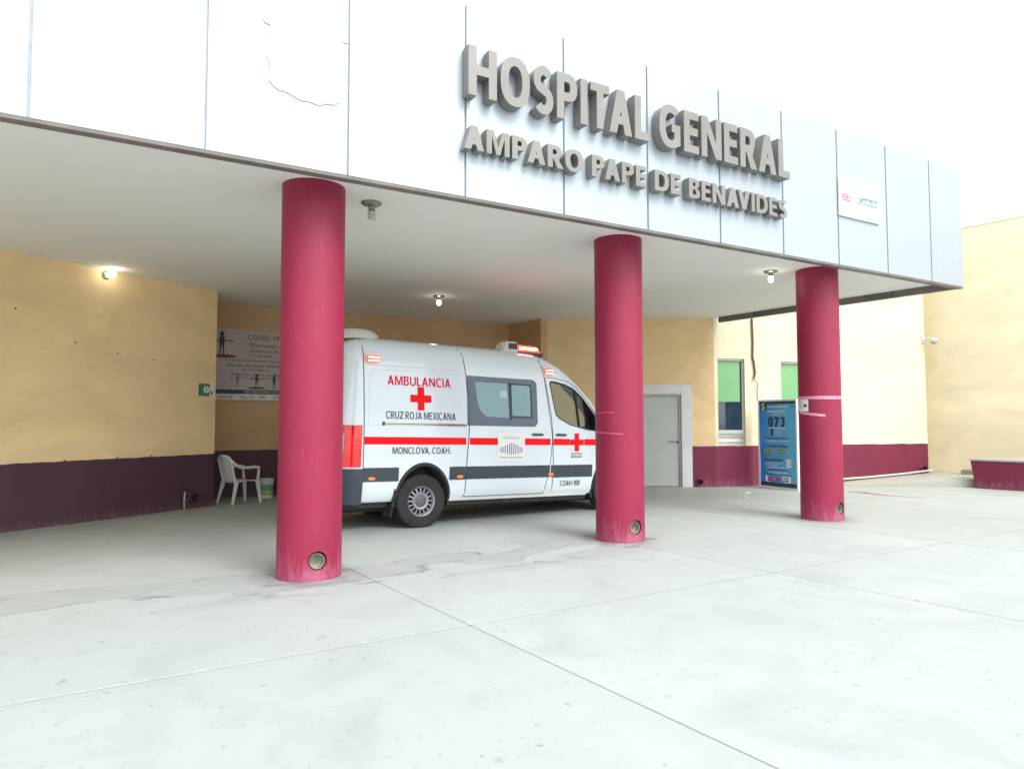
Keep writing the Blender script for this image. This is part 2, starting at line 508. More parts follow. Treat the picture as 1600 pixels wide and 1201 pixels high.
# ---------------------------------------------------------------- sans-serif capitals drawn as outlines
def _arc(cx, cy, rx, ry, a0, a1, n=14, e=2.35):
    out = []
    for i in range(n + 1):
        a = rad(a0 + (a1 - a0) * i / n)
        c, q = math.cos(a), math.sin(a)
        out.append((cx + rx * math.copysign(abs(c) ** (2 / e), c), cy + ry * math.copysign(abs(q) ** (2 / e), q)))
    return out
def _stroke(pts, w):
    L, R = [], []
    for i, p in enumerate(pts):
        a, b = Vector(pts[max(i - 1, 0)]), Vector(pts[min(i + 1, len(pts) - 1)])
        t = (b - a).normalized()
        n = Vector((-t.y, t.x)) * (w / 2)
        L.append((p[0] + n.x, p[1] + n.y)); R.append((p[0] - n.x, p[1] - n.y))
    return L + R[::-1]
def glyph(ch, w):
    """advance-less outline contours of one capital, cap height 1, stem width w; returns (width, contours)"""
    h = w * 0.88
    def rc(x0, x1, y0, y1): return [(x0, y0), (x1, y0), (x1, y1), (x0, y1)]
    if ch == 'H':
        W = .74; m = .52
        return W, [[(0, 0), (w, 0), (w, m - h / 2), (W - w, m - h / 2), (W - w, 0), (W, 0), (W, 1), (W - w, 1), (W - w, m + h / 2), (w, m + h / 2), (w, 1), (0, 1)]]
    if ch in 'OQ0':
        W = .80 if ch != '0' else .58
        return W, [_arc(W / 2, .5, W / 2, .515, 0, 360, 40)[:-1], _arc(W / 2, .5, W / 2 - w, .515 - h, 0, 360, 40)[:-1]]
    if ch == 'I' or ch == '1' or ch == '|':
        if ch == '1':
            return .42, [[(.42 - w, 0), (.42, 0), (.42, 1), (.42 - w * .75, 1), (0, .80), (0, .80 - h), (.42 - w, .86 - h * .2)]]
        return w, [rc(0, w, 0, 1)]
    if ch == 'L':
        W = .50
        return W, [[(0, 0), (W, 0), (W, h), (w, h), (w, 1), (0, 1)]]
    if ch == 'T':
        W = .60; c = W / 2
        return W, [[(c - w / 2, 0), (c + w / 2, 0), (c + w / 2, 1 - h), (W, 1 - h), (W, 1), (0, 1), (0, 1 - h), (c - w / 2, 1 - h)]]
    if ch in 'EF':
        W = .54; m = .52
        a = [(0, 0), (W, 0), (W, h), (w, h)] if ch == 'E' else [(0, 0), (w, 0)]
        return W, [a + [(w, m - h / 2), (W * .93, m - h / 2), (W * .93, m + h / 2), (w, m + h / 2), (w, 1 - h), (W * .98, 1 - h), (W * .98, 1), (0, 1)]]
    if ch == 'A' or ch == 'V':
        W = .74; c = W / 2; t = w * 1.12
        y1 = .22; y2 = .22 + h
        def xl(y): return (c - t / 2) * y
        def il(y): return t + (c - t) * y / .86 if y < .86 else c
        o = [(0, 0), (t, 0), (xl(y1) + t, y1), (W - xl(y1) - t, y1), (W - t, 0), (W, 0), (c + t / 2, 1), (c - t / 2, 1)]
        ap = min(.97, (c - t) / (c - t / 2))
        if ch == 'V':
            return W, [[(0, 1), (t, 1), (c, 1 - ap), (W - t, 1), (W, 1), (c + t / 2, 0), (c - t / 2, 0)]]
        return W, [o, [(xl(y2) + t, y2), (W - xl(y2) - t, y2), (c, ap)]]
    if ch == 'N':
        W = .76; t = w * 1.05
        return W, [[(0, 0), (w, 0), (w, 1 - 1.85 * w), (W - t * 1.02, 0), (W, 0), (W, 1), (W - w, 1), (W - w, 1.85 * w), (t * 1.02, 1), (0, 1)]]
    if ch == 'M':
        W = .90; t = w * 1.1; c = W / 2
        return W, [[(0, 0), (w * .92, 0), (w * .92, .74), (c - w * .36, 0), (c + w * .36, 0), (W - w * .92, .74), (W - w * .92, 0), (W, 0), (W, 1), (W - t * 1.12, 1), (c, .32), (t * 1.12, 1), (0, 1)]]
    if ch == 'P' or ch == 'R':
        W = .61 if ch == 'P' else .66; b = .60; y0 = .40
        bw = .61
        r = (1 - y0) / 2
        outer = [(bw - r * .95, y0)] + _arc(bw - r * .95, y0 + r, r * .95, r, -90, 90, 12)[1:-1] + [(bw - r * .95, 1), (0, 1), (0, 0), (w, 0), (w, y0)]
        inner = [(w, y0 + h)] + [(bw - r * .95, y0 + h)] + _arc(bw - r * .95, y0 + r, r * .95 - w, r - h, -90, 90, 12)[1:-1] + [(bw - r * .95, 1 - h), (w, 1 - h)]
        if ch == 'R':
            outer = [(bw * .52 + w * .62, y0 + .012)] + _arc(bw - r * .95, y0 + r, r * .95, r, -78, 90, 12)[:-1] + [(bw - r * .95, 1), (0, 1), (0, 0), (w, 0), (w, y0), (bw * .40, y0), (W - w * 1.12, 0), (W + .02, 0)]
        return W, [outer, inner]
    if ch == 'B':
        W = .62; m = .52
        ru, rl = (1 - m) / 2, m / 2
        o = [(0, 0), (W - rl, 0)] + _arc(W - rl, rl, rl, rl, -90, 70, 12)[1:] + [(W - rl * .62, m + .012)] + _arc(W - .04 - ru, m + ru, ru, ru, -70, 90, 12)[0:-1] + [(W - .04 - ru, 1), (0, 1)]
        i1 = [(w, h), (W - rl, h)] + _arc(W - rl, rl + h * .12, rl - w * .98, rl - h * .88, -90, 90, 10)[1:-1] + [(W - rl, m - h * .38), (w, m - h * .38)]
        i2 = [(w, m + h * .55), (W - .04 - ru, m + h * .55)] + _arc(W - .04 - ru, m + ru - h * .22, ru - w * .98, ru - h * .775, -90, 90, 10)[1:-1] + [(W - .04 - ru, 1 - h), (w, 1 - h)]
        return W, [o, i1, i2]
    if ch == 'D':
        W = .74
        o = [(0, 0), (W - .42, 0)] + _arc(W - .42, .5, .42, .5, -90, 90, 20)[1:-1] + [(W - .42, 1), (0, 1)]
        i1 = [(w, h), (W - .42, h)] + _arc(W - .42, .5, .42 - w, .5 - h, -90, 90, 20)[1:-1] + [(W - .42, 1 - h), (w, 1 - h)]
        return W, [o, i1]
    if ch == 'C' or ch == 'G':
        W = .68 if ch == 'C' else .76
        rx = .40
        if ch == 'C':
            return W, [_arc(rx, .5, rx, .515, 48, 312, 30) + _arc(rx, .5, rx - w, .515 - h, 310, 50, 30)]
        y = .50
        xr = .73
        o = _arc(rx, .5, rx, .515, 46, 300, 30) + [(xr, .09), (xr, y + h * .35), (xr - .30, y + h * .35), (xr - .30, y - h * .65), (xr - w, y - h * .65), (xr - w, .09 + h * .75)] + _arc(rx, .5, rx - w, .515 - h, 285, 48, 28)
        return W, [o]
    if ch == 'U':
        W = .72; r = .36
        return W, [[(0, 1)] + _arc(r, .36, r, .375, 180, 360, 20, 2.2) + [(W, 1), (W - w, 1)] + _arc(r, .36, r - w, .375 - h, 360, 180, 20, 2.2) + [(w, 1)]]
    if ch == 'J':
        W = .42
        return W, [[(W, 1), (W - w, 1)] + _arc(W / 2 - .02, .25, W / 2 + .02 - w, .262 - h, 0, -140, 12, 2) + _arc(W / 2 - .02, .25, W / 2 + .02, .262, -145, 0, 14, 2)]
    if ch == 'S' or ch == '$':
        W = .58; r = W / 2 - w / 2; hh = (1.03 - h) / 4
        yt, yb = 1.015 - h / 2 - hh, -.015 + h / 2 + hh
        c = W / 2
        p = [(c + r * .92 * math.cos(rad(a)), yt + hh * math.sin(rad(a))) for a in range(38, 226, 12)]
        p = [(c + r * math.cos(rad(a)), yt + hh * math.sin(rad(a))) for a in range(32, 235, 12)] + [(c, .5)] + [(c + r * math.cos(rad(a)), yb + hh * math.sin(rad(a))) for a in range(48, -149, -12)]
        return W, [_stroke(p, w * .95)]
    if ch == 'X':
        W = .68; t = w * 1.15; c = W / 2
        return W, [[(0, 0), (t, 0), (c, .5 - t * .62), (W - t, 0), (W, 0), (c + t * .5, .5), (W, 1), (W - t, 1), (c, .5 + t * .62), (t, 1), (0, 1), (c - t * .5, .5)]]
    if ch == 'Z' or ch == '7':
        if ch == '7':
            return .56, [[(0, 1), (.56, 1), (.56, 1 - h * .9), (.30, 0), (.30 - w * 1.05, 0), (.56 - w * 1.2, 1 - h), (0, 1 - h)]]
        W = .62
        return W, [[(0, 0), (W, 0), (W, h), (w * 1.3, h), (W, 1 - h), (W, 1), (.02, 1), (.02, 1 - h), (W - w * 1.3, 1 - h), (0, h)]]
    if ch == '3':
        W = .56; r = W / 2 - w / 2; hh = (1.03 - h) / 4; c = W / 2
        yt, yb = 1.015 - h / 2 - hh, -.015 + h / 2 + hh
        p1 = [(c + r * math.cos(rad(a)), yt + hh * math.sin(rad(a))) for a in range(150, -60, -14)]
        p2 = [(c + r * math.cos(rad(a)), yb + hh * math.sin(rad(a))) for a in range(60, -151, -14)]
        return W, [_stroke(p1 + [(c + .02, .5)] + p2, w * .95)]
    if ch == '8':
        W = .58; c = W / 2
        return W, [_arc(c, .265, c, .28, -245, 65, 24, 2) + _arc(c, .75, c * .92, .265, -62, 242, 24, 2), _arc(c, .265, c - w, .28 - h * .9, 0, 360, 20, 2)[:-1], _arc(c, .755, c * .92 - w, .26 - h * .9, 0, 360, 20, 2)[:-1]]
    if ch == '-':
        return .30, [rc(0, .30, .33, .33 + h)]
    if ch == '.':
        return w, [rc(0, w, 0, w)]
    if ch == ',':
        return w, [[(0, 0), (w * .5, 0), (w * .2, -w), (w * .55, -w), (w, 0), (w, w), (0, w)]]
    return .28, []
_GC = {}
def glyph_mesh(ch, w, extrude=0.0):
    k = (ch, w, extrude)
    if k not in _GC:
        W, cs = glyph(ch, w)
        cu = bpy.data.curves.new('outline', 'CURVE')
        cu.dimensions, cu.fill_mode, cu.extrude = '2D', 'BOTH', extrude
        for c in cs:
            sp = cu.splines.new('POLY')
            sp.points.add(len(c) - 1)
            for q, p in zip(sp.points, c):
                q.co = (p[0], p[1], 0, 1)
            sp.use_cyclic_u = True
        to = bpy.data.objects.new('outline', cu)
        COL.objects.link(to)
        bpy.context.view_layer.update()
        me = bpy.data.meshes.new_from_object(to.evaluated_get(bpy.context.evaluated_depsgraph_get()))
        bpy.data.objects.remove(to)
        bpy.data.curves.remove(cu)
        vs = [tuple(v.co) for v in me.vertices]
        fs = [tuple(p.vertices) for p in me.polygons]
        bpy.data.meshes.remove(me)
        _GC[k] = (W, vs, fs)
    return _GC[k]
def layout(s, w, gap):
    """[(char, x offset)], total width"""
    x, out = 0.0, []
    for a, ch in enumerate(s):
        if ch == ' ':
            x += .30 - gap * .5
            continue
        W = glyph_mesh(ch, w)[0]
        if a and s[a - 1] + ch in ('AV', 'VA', 'TA', 'PA', 'LT', 'AT', 'LO', 'LA'):
            x -= {'AV': .14, 'VA': .14, 'TA': .10, 'PA': .08, 'LT': .08, 'AT': .08}.get(s[a - 1] + ch, 0.0)
        out.append((ch, x))
        x += W + gap
    return out, x - gap
CAPS = set('ABCDEFGHIJLMNOPRSTUVXZ01378-., ')
def text_fit(s, x0, x1, z0, z1, y, mat, parent, name='lettering', bold=0.0, fn=None, label=None, w=0.175, gap=0.11):
    """flat lettering filling the rectangle x0..x1, z0..z1 on the plane y (or mapped by fn)"""
    if set(s) <= CAPS:
        mb = MB()
        lay, tot = layout(s, w, gap)
        for ch, off in lay:
            W, vs, fs = glyph_mesh(ch, w)
            q = []
            for (a, b, _) in vs:
                u, v = x0 + (a + off) / tot * (x1 - x0), z0 + b * (z1 - z0)
                q.append(fn(u, v) if fn else (u, y, v))
            mb.add(q, fs)
        me = bpy.data.meshes.new(name)
        me.from_pydata(mb.v, [], mb.f)
    else:
        me = text_mesh(s, 1.0, 0.0)
        xs = [v.co.x for v in me.vertices]
        ys = [v.co.y for v in me.vertices]
        ax, bx, ay, by = min(xs), max(xs), min(ys), max(ys)
        for v in me.vertices:
            u = x0 + (v.co.x - ax) / (bx - ax) * (x1 - x0)
            q = z0 + (v.co.y - ay) / (by - ay) * (z1 - z0)
            v.co = fn(u, q) if fn else (u, y, q)
    me.materials.append(mat)
    o = bpy.data.objects.new(name, me)
    COL.objects.link(o)
    o.parent = parent
    o['kind'] = 'stuff'
    if label: o['label'] = label
    return o

def bool_cut(o, cutter_mb, mat=None, smooth=None):
    cut = obj('cutter', cutter_mb, mat)
    md = o.modifiers.new('cut', 'BOOLEAN')
    md.operation = 'DIFFERENCE'
    md.solver = 'EXACT'
    md.object = cut
    try:
        md.material_mode = 'TRANSFER'
    except Exception:
        pass
    bpy.context.view_layer.update()
    me = bpy.data.meshes.new_from_object(o.evaluated_get(bpy.context.evaluated_depsgraph_get()))
    o.modifiers.clear()
    o.data = me
    cm = cut.data
    bpy.data.objects.remove(cut)
    bpy.data.meshes.remove(cm)

def interp(x, tab):
    if x <= tab[0][0]: return tab[0][1]
    for (a, b), (c, d) in zip(tab, tab[1:]):
        if x <= c:
            return b + (d - b) * (x - a) / (c - a)
    return tab[-1][1]

def rrect(x0, x1, z0, z1, r, n=5, corners=(1, 1, 1, 1)):
    """rounded rectangle, corners bl, br, tr, tl"""
    out = []
    for (cx, cz, a0), k in zip(((x0, z0, PI), (x1, z0, 1.5 * PI), (x1, z1, 0), (x0, z1, 0.5 * PI)), corners):
        sx = 1 if cx == x0 else -1
        sz = 1 if cz == z0 else -1
        if not k:
            out.append((cx, cz))
            continue
        for i in range(n + 1):
            a = a0 + PI / 2 * i / n
            out.append((cx + sx * r + r * math.cos(a), cz + sz * r + r * math.sin(a)))
    return out

# ================================================================ GROUND
g = obj('ground', MB().grid(lambda u, v: (-250 + 500 * u, -250 + 500 * v, -0.012), 2, 2), M['base'])
tag(g, kind='structure')
pave = empty('pavement', (0, 0, 0))
tag(pave, kind='structure')
def line(p, q): return (Vector(p), Vector(q))
def meet(l, m):
    p, r = l[0], l[1] - l[0]
    q, s = m[0], m[1] - m[0]
    t = (q - p).cross(s) / r.cross(s) if hasattr(Vector((0, 0)), 'cross') else 0
    return p + r * t
def shift(l, d): return (l[0] + Vector(d), l[1] + Vector(d))
A0 = line((-2.653, 3.684), (2.714, 6.943))
A1 = line((-1.981, 6.861), (4.744, 10.719))
B0 = line((-1.515, 6.943), (1.146, 3.081))
B1 = line((1.578, 8.33), (3.815, 5.264))
B2 = line((4.52, 9.75), (5.95, 7.85))
B3 = line((6.326, 12.363), (7.98, 9.55))
dA = Vector((-3.36, -1.95))
alines = [shift(A0, (5.0, -7.6)), shift(A0, (2.5, -3.8)), A0, A1, shift(A1, (-5.0, 8.6))]
blines = [shift(B0, dA * 3), shift(B0, dA * 2), shift(B0, dA), B0, B1, B2, B3, shift(B3, (3.4, 1.6)), shift(B3, (8.5, 3.4))]
GAP = 0.003
for i in range(len(alines) - 1):
    for j in range(len(blines) - 1):
        q = [meet(alines[i], blines[j]), meet(alines[i], blines[j + 1]), meet(alines[i + 1], blines[j + 1]), meet(alines[i + 1], blines[j])]
        c = sum(q, Vector((0, 0))) / 4
        qq = []
        for k in range(4):
            p, e1, e2 = q[k], (q[(k + 1) % 4] - q[k]).normalized(), (q[k - 1] - q[k]).normalized()
            qq.append(p + e1 * GAP + e2 * GAP)
        obj('concrete_slab', MB().prism([tuple(p) for p in qq], 'z', -0.06, 0.0), M['slab'], pave, bevel=0.003)

# ================================================================ HOSPITAL BUILDING WALLS
hosp = empty('hospital_building', (0, 0, 0), 0, 'yellow plastered hospital building with maroon base band behind the pillars', 'building')
TOPZ = 4.3
DADO = 0.92
def wall(a, b, top, openings=(), dado='dado', t=0.2, root=None, wmat='wall', z0=0.0, name='wall'):
    """wall from a to b (left to right as seen); openings (x0, x1, z0, z1). Local frame: x along, y into the building."""
    a, b = Vector(a), Vector(b)
    L = (b - a).length
    ang = math.atan2(b.y - a.y, b.x - a.x)
    xs = sorted({0, L, *[o[0] for o in openings], *[o[1] for o in openings]})
    def cells(zlo, zhi, y0, y1):
        mb = MB()
        for u, v in zip(xs, xs[1:]):
            mid = (u + v) / 2
            op = [o for o in openings if o[0] < mid < o[1]]
            zz = [zlo]
            for o in op:
                zz += [max(zlo, min(zhi, o[2])), max(zlo, min(zhi, o[3]))]
            zz.append(zhi)
            for k in range(0, len(zz), 2):
                if zz[k + 1] - zz[k] > 1e-4:
                    mb.box(u, v, y0, y1, zz[k], zz[k + 1])
        return mb
    w = obj(name, cells(z0, top, 0, t), M[wmat], root or hosp)
    w.location = (a.x, a.y, 0)
    w.rotation_euler = (0, 0, ang)
    if dado:
        rnd = random.Random(int(L * 1000))
        mbd = MB()
        for u, v in zip(xs, xs[1:]):
            mid = (u + v) / 2
            if any(o[0] < mid < o[1] and o[2] < 0.5 for o in openings):
                continue
            k_ = max(1, int((v - u) / 0.16))
            top_ = [(u + (v - u) * i / k_, DADO + rnd.uniform(-0.006, 0.005)) for i in range(k_ + 1)]
            mbd.prism([(u, 0.0)] + [(v, 0.0)] + top_[::-1], 'y', -0.004, -0.0005)
        d = obj('painted_band', mbd, M[dado], root or hosp)
        d.location, d.rotation_euler = w.location, w.rotation_euler
    return w, L, ang

WL0, WL1 = (-11.31, 1.04), (-5.31, 12.44)
wall(WL0, WL1, TOPZ, dado='dado_shaded')
wall(WL1, (-6.15, 13.42), TOPZ, dado='dado_shaded')
REC0, REC1 = (-6.35, 13.29), (-0.078, 16.906)
wr_, Lr, angr = wall(REC0, REC1, TOPZ, wmat='recess_wall_shaded', dado='dado_shaded')
wall(REC1, (0.66, 15.835), TOPZ, wmat='recess_wall_shaded', dado='dado_shaded')
DW0, DW1 = (0.66, 15.95), (4.6, 15.78)
# door opening in local x of the door wall
DX0, DX1, DZ = 2.19, 3.19, 2.10
wd_, Ld, angd = wall(DW0, DW1, TOPZ, [(DX0, DX1, 0, DZ)])
WW0, WW1 = (4.6, 15.78), (10.4, 17.45)
W1 = (0.09, 0.80, 0.925, 2.915)
W2 = (1.78, 2.50, 0.925, 2.88)
ww_, Lw, angw = wall(WW0, WW1, 6.0, [W1, W2], wmat='lit_wall')
wall((10.36, 17.66), (9.8, 19.3), 6.0, wmat='lit_wall', dado=None)

def frame_at(a, ang):
    ca, sa = math.cos(ang), math.sin(ang)
    return lambda x, y, z=0.0: (a[0] + ca * x - sa * y, a[1] + sa * x + ca * y, z)
# door with its surround
ds = MB()
SW = 0.235
ds.box(DX0 - SW, DX0, -0.02, 0.12, 0, DZ + 0.21).box(DX1, DX1 + SW, -0.02, 0.12, 0, DZ + 0.21).box(DX0, DX1, -0.02, 0.12, DZ, DZ + 0.21)
def put(o, a, ang):
    o.location, o.rotation_euler = (a[0], a[1], 0), (0, 0, ang)
    return o
put(obj('door_surround', ds, M['surround'], hosp, bevel=0.006), DW0, angd)
fr = MB()
fr.box(DX0 + 0.002, DX0 + 0.05, 0.03, 0.115, 0.003, DZ - 0.05).box(DX1 - 0.05, DX1 - 0.002, 0.03, 0.115, 0.003, DZ - 0.05).box(DX0 + 0.002, DX1 - 0.002, 0.03, 0.115, DZ - 0.05, DZ - 0.002)
put(obj('door_frame', fr, M['steel'], hosp), DW0, angd)
door = put(obj('door', MB().box(DX0 + 0.056, DX1 - 0.056, 0.05, 0.09, 0.012, DZ - 0.058), M['door'], hosp, bevel=0.003), DW0, angd)
obj('handle', MB().tube([(DX1 - 0.30, 0.0, 1.02), (DX1 - 0.16, 0.0, 1.03)], 0.011).tube([(DX1 - 0.165, 0.0, 1.03), (DX1 - 0.165, 0.05, 1.03)], 0.011), M['steel'], door, smooth=0.6)
obj('lock_knob', MB().tube([(DX1 - 0.09, 0.052, 1.01), (DX1 - 0.09, -0.005, 1.01)], [0.024, 0.03], 14), M['hub'], door, smooth=0.6)
put(obj('door_backing', MB().box(DX0, DX1, 0.13, 0.19, 0, DZ), M['dark_in'], hosp), DW0, angd)

# windows
def window(w, film_z, vent):
    x0, x1, z0, z1 = w
    f = MB()
    y0, y1 = 0.07, 0.12
    b = 0.035
    zg = 1.28
    f.box(x0 + .002, x0 + b, y0, y1, z0 + .002, z1 - .002).box(x1 - b, x1 - .002, y0, y1, z0 + .002, z1 - .002)
    f.box(x0 + b, x1 - b, y0, y1, z1 - b - .01, z1 - .002).box(x0 + b, x1 - b, y0, y1, z0 + .002, z0 + 0.02).box(x0 + b, x1 - b, y0 - 0.02, y1, zg - 0.09, zg)
    fo = put(obj('window', f, M['alu'], hosp, bevel=0.003), WW0, angw)
    g_ = obj('pane', MB().box(x0 + b, x1 - b, 0.095, 0.103, zg, z1 - b - .01), M['darkglass'], fo)
    obj('green_film', MB().box(x0 + b + 0.004, x1 - b - 0.045, 0.090, 0.0935, film_z, z1 - b - .03), M['film'], fo)
    lv = MB().box(x0 + b, x1 - b, 0.10, 0.11, z0 + .02, zg - .09)
    obj('vent_panel', lv, M['alu'], fo)
    for k in range(2):
        zz = z0 + 0.09 + k * 0.13
        obj('vent_slat', MB().add([(x0 + b, 0.075, zz), (x1 - b, 0.075, zz), (x1 - b, 0.095, zz + .05), (x0 + b, 0.095, zz + .05), (x0 + b, 0.08, zz - .012), (x1 - b, 0.08, zz - .012), (x1 - b, 0.099, zz + .05), (x0 + b, 0.099, zz + .05)],
            [(0, 1, 2, 3), (4, 7, 6, 5), (0, 4, 5, 1), (1, 5, 6, 2), (2, 6, 7, 3), (3, 7, 4, 0)]), M['alu'], fo)
    obj('window_backing', MB().box(x0, x1, 0.16, 0.19, z0, z1), M['dark_in'], fo)
    return fo
window(W1, 1.93, True)
window(W2, 1.96, True)

# drain outlets low in the walls
def outlet(a, ang, x, z, r=0.075, m='dado'):
    ca, sa = math.cos(ang), math.sin(ang)
    ring = MB()
    prof = [(r * 0.82, 0.04), (r * 0.86, 0.072), (r, 0.072), (r * 1.05, 0.02), (r * 1.25, 0.006), (r * 1.25, -0.01)]
    mt = Matrix.Translation((x, 0, z)) @ Matrix.Rotation(PI / 2, 4, 'X')
    ring.lathe(prof, 20, mt)
    o = put(obj('drain_outlet', ring, M[m], hosp, smooth=0.7), a, ang)
    obj('pipe_mouth', MB().lathe([(0.0, 0.012), (r * 0.84, 0.012), (r * 0.84, 0.06)], 20, mt), M['dark_in'], o)
    return o
la = math.atan2(WL1[1] - WL0[1], WL1[0] - WL0[0])
LL = math.dist(WL0, WL1)
outlet(WL0, la, LL - 0.42, 0.18, 0.085, 'dado_shaded')
vp = put(obj('valve_pipe', MB().tube([(LL - 0.62, -0.05, 0.0), (LL - 0.62, -0.05, 0.26), (LL - 0.60, -0.05, 0.30)], 0.018).tube([(LL - 0.66, -0.05, 0.14), (LL - 0.58, -0.05, 0.14)], 0.022), M['steel'], hosp, smooth=0.6), WL0, la)
outlet(DW0, angd, Ld - 0.37, 0.115, 0.075)
outlet(WW0, angw, Lw - 0.18, 0.30, 0.075)

# wall anchors left in the plaster of the left wall
for x, z in ((LL - 3.30, 3.05), (LL - 2.48, 2.66), (LL - 1.83, 2.56), (LL - 1.22, 2.50), (LL - 2.58, 0.93), (LL - 1.79, 0.93), (LL - 1.22, 0.94)):
    put(obj('wall_anchor', MB().tube([(x, 0.0, z), (x, -0.018, z)], [0.014, 0.010], 8), M['cable'], hosp), WL0, la)

# conduit and cable on the window wall
wf = frame_at(WW0, angw)
c = empty('wall_cable', wf(1.0, -0.03), angw, 'brown conduit dropping from the soffit beside the left window, loose cable at its end', 'cable')
obj('conduit', MB().tube([(0.0, 0, 3.86), (0.015, 0, 3.3), (0.0, 0, 2.95), (0.03, 0, 2.85), (0.06, 0, 2.62), (0.04, -0.01, 2.52), (0.0, -0.02, 2.46)], 0.022), M['cable'], c, smooth=0.6)
obj('loose_wire', MB().tube([(0.0, -0.02, 2.45), (0.05, -0.02, 2.40), (0.11, -0.01, 2.34), (0.10, 0, 2.15), (0.115, 0, 1.95)], 0.008), M['bandark'], c, smooth=0.6)

# white pipe along the foot of the wall
pv = empty('water_pipe', wf(2.6, -0.06), angw, 'white plastic pipe running along the foot of the maroon band right of the pillars', 'pipe')
obj('pipe_run', MB().tube([(0.2, 0, 0.085), (1.4, 0, 0.125), (2.6, 0, 0.19), (3.42, 0, 0.255), (3.55, 0.02, 0.27)], 0.024), M['pvc'], pv, smooth=0.6)
obj('pipe_fitting', MB().tube([(0.52, -0.02, 0.075), (0.52, -0.02, 0.17)], [0.035, 0.03], 12).tube([(0.40, -0.02, 0.09), (0.62, -0.02, 0.10)], 0.03, 12), M['pvc'], pv, smooth=0.6)

# dome camera on the wall's end
dcw = wf(Lw - 0.05, -0.01, 2.0)
dome = empty('security_camera', wf(Lw - 0.06, 0.0, 3.52), angw, 'small white dome camera on a bracket at the right end of the window wall', 'security camera')
obj('bracket', MB().box(-0.05, 0.05, -0.03, 0.0, -0.09, 0.09).tube([(0, -0.02, 0.0), (0.05, -0.16, 0.02), (0.10, -0.20, 0.0)], 0.028), M['cream'], dome, smooth=0.6)
obj('dome_housing', MB().lathe([(0.0, 0.02), (0.07, 0.02), (0.085, -0.03), (0.085, -0.06)], 20, Matrix.Translation((0.12, -0.22, 0.0))), M['cream'], dome, smooth=0.6)
obj('dome_lens', MB().lathe([(0.075, -0.06), (0.07, -0.09), (0.05, -0.12), (0.02, -0.135), (0.0, -0.137)], 20, Matrix.Translation((0.12, -0.22, 0.0))), M['lens_clear'], dome, smooth=0.9)

# ================================================================ ANNEX BEHIND, RAMP, LOW WALL
annex = empty('annex_building', (10, 18.9, 0), 0, 'tall plain pale yellow building beyond the right end of the canopy', 'building')
annex.location = (0, 0, 0)
wall((9.9, 19.03), (17.4, 9.51), 6.3, root=annex, wmat='annex_wall', dado=None)
obj('coping', MB().prism([(10.1, 19.15), (9.89, 19.01), (17.39, 9.49), (17.6, 9.63)], 'z', 6.302, 6.33), M['lit_wall'], annex)

rp = MB()
top = [(8.0, 15.95, 0.006), (10.42, 15.66, 0.19), (14.2, 11.0, 0.19), (22, 15.7, 0.19), (12.1, 16.5, 0.19), (9.9, 19.1, 0.2), (10.5, 17.5, 0.2), (7.3, 16.57, 0.006)]
n_ = len(top)
rp.add(top + [(x, y, -0.05) for x, y, z in top], [(0, 1, 6, 7), (1, 2, 3, 4), (1, 4, 5, 6)] + [(i, i + n_, (i + 1) % n_ + n_, (i + 1) % n_) for i in range(n_)])
r_ = obj('sidewalk_ramp', rp, M['ramp'])
tag(r_, kind='structure')
stp = tag(obj('concrete_step', MB().box(0, 0.75, 0, 0.4, 0.0, 0.11), M['base'], bevel=0.01), 'low grey concrete step at the foot of the pale yellow building', 'step')
stp.location, stp.rotation_euler = (10.85, 16.9, 0.19), (0, 0, rad(-51))

lw = empty('low_wall', (10.25, 15.47, 0), rad(-51), 'low maroon painted wall with a pale concrete top at the right edge', 'low wall')
obj('wall_body', MB().add([(0, 0, 0), (5, 0, 0), (5, 0.6, 0), (0, 0.6, 0), (-0.09, 0, 0.60), (5, 0, 0.60), (5, 0.6, 0.60), (-0.09, 0.6, 0.60)],
    [(0, 3, 2, 1), (4, 5, 6, 7), (0, 1, 5, 4), (1, 2, 6, 5), (2, 3, 7, 6), (3, 0, 4, 7)]), M['dado'], lw, bevel=0.012)
obj('coping', MB().box(-0.10, 5, -0.012, 0.62, 0.602, 0.645), M['ramp'], lw, bevel=0.008)
# red paint smears on the ground
sm = MB()
for (x0, y0, x1, y1, w_) in ((7.0, 14.75, 7.75, 13.75, 0.05), (7.25, 14.2, 8.0, 13.45, 0.025), (7.15, 14.9, 7.5, 14.4, 0.03)):
    d = Vector((x1 - x0, y1 - y0)).normalized()
    nrm = Vector((-d.y, d.x))
    def fn(u, v):
        ww = w_ * (1 - abs(2 * u - 1) ** 3) * (0.7 + 0.3 * math.sin(u * 23))
        p = Vector((x0, y0)) + (Vector((x1, y1)) - Vector((x0, y0))) * u + nrm * (ww * (v * 2 - 1) + 0.03 * math.sin(u * 5))
        return (p.x, p.y, 0.004 + w_ * 0.01)
    sm.grid(fn, 24, 1)
obj('paint_smear', sm, M['brownstain'], pave)

# ================================================================ CANOPY
FA = rad(30.473)
FO = (-3.583, 5.038)
canopy = empty('entrance_canopy', (FO[0], FO[1], 0), FA, 'wide entrance canopy clad in white metal panels over the ambulance bay', 'canopy')
PW, ZB, ZT, XE = 1.205, 3.742, 5.741, 12.991
ff = frame_at(FO, FA)
jg = 0.010
k = -6
while k * PW < XE:
    x0, x1 = k * PW + jg, min((k + 1) * PW, XE + jg) - jg
    obj('fascia_panel', MB().box(x0, x1, 0.0, 0.04, ZB, ZT), M['panel'], canopy, bevel=0.004)
    k += 1
obj('panel_backing', MB().box(-7.3, XE - 0.05, 0.025, 0.09, ZB + 0.012, ZT - 0.01), M['joint'], canopy)
obj('edge_trim', MB().box(-7.3, XE + 0.0, 0.003, 0.105, ZB - 0.03, ZB + 0.009), M['trim'], canopy, bevel=0.004)
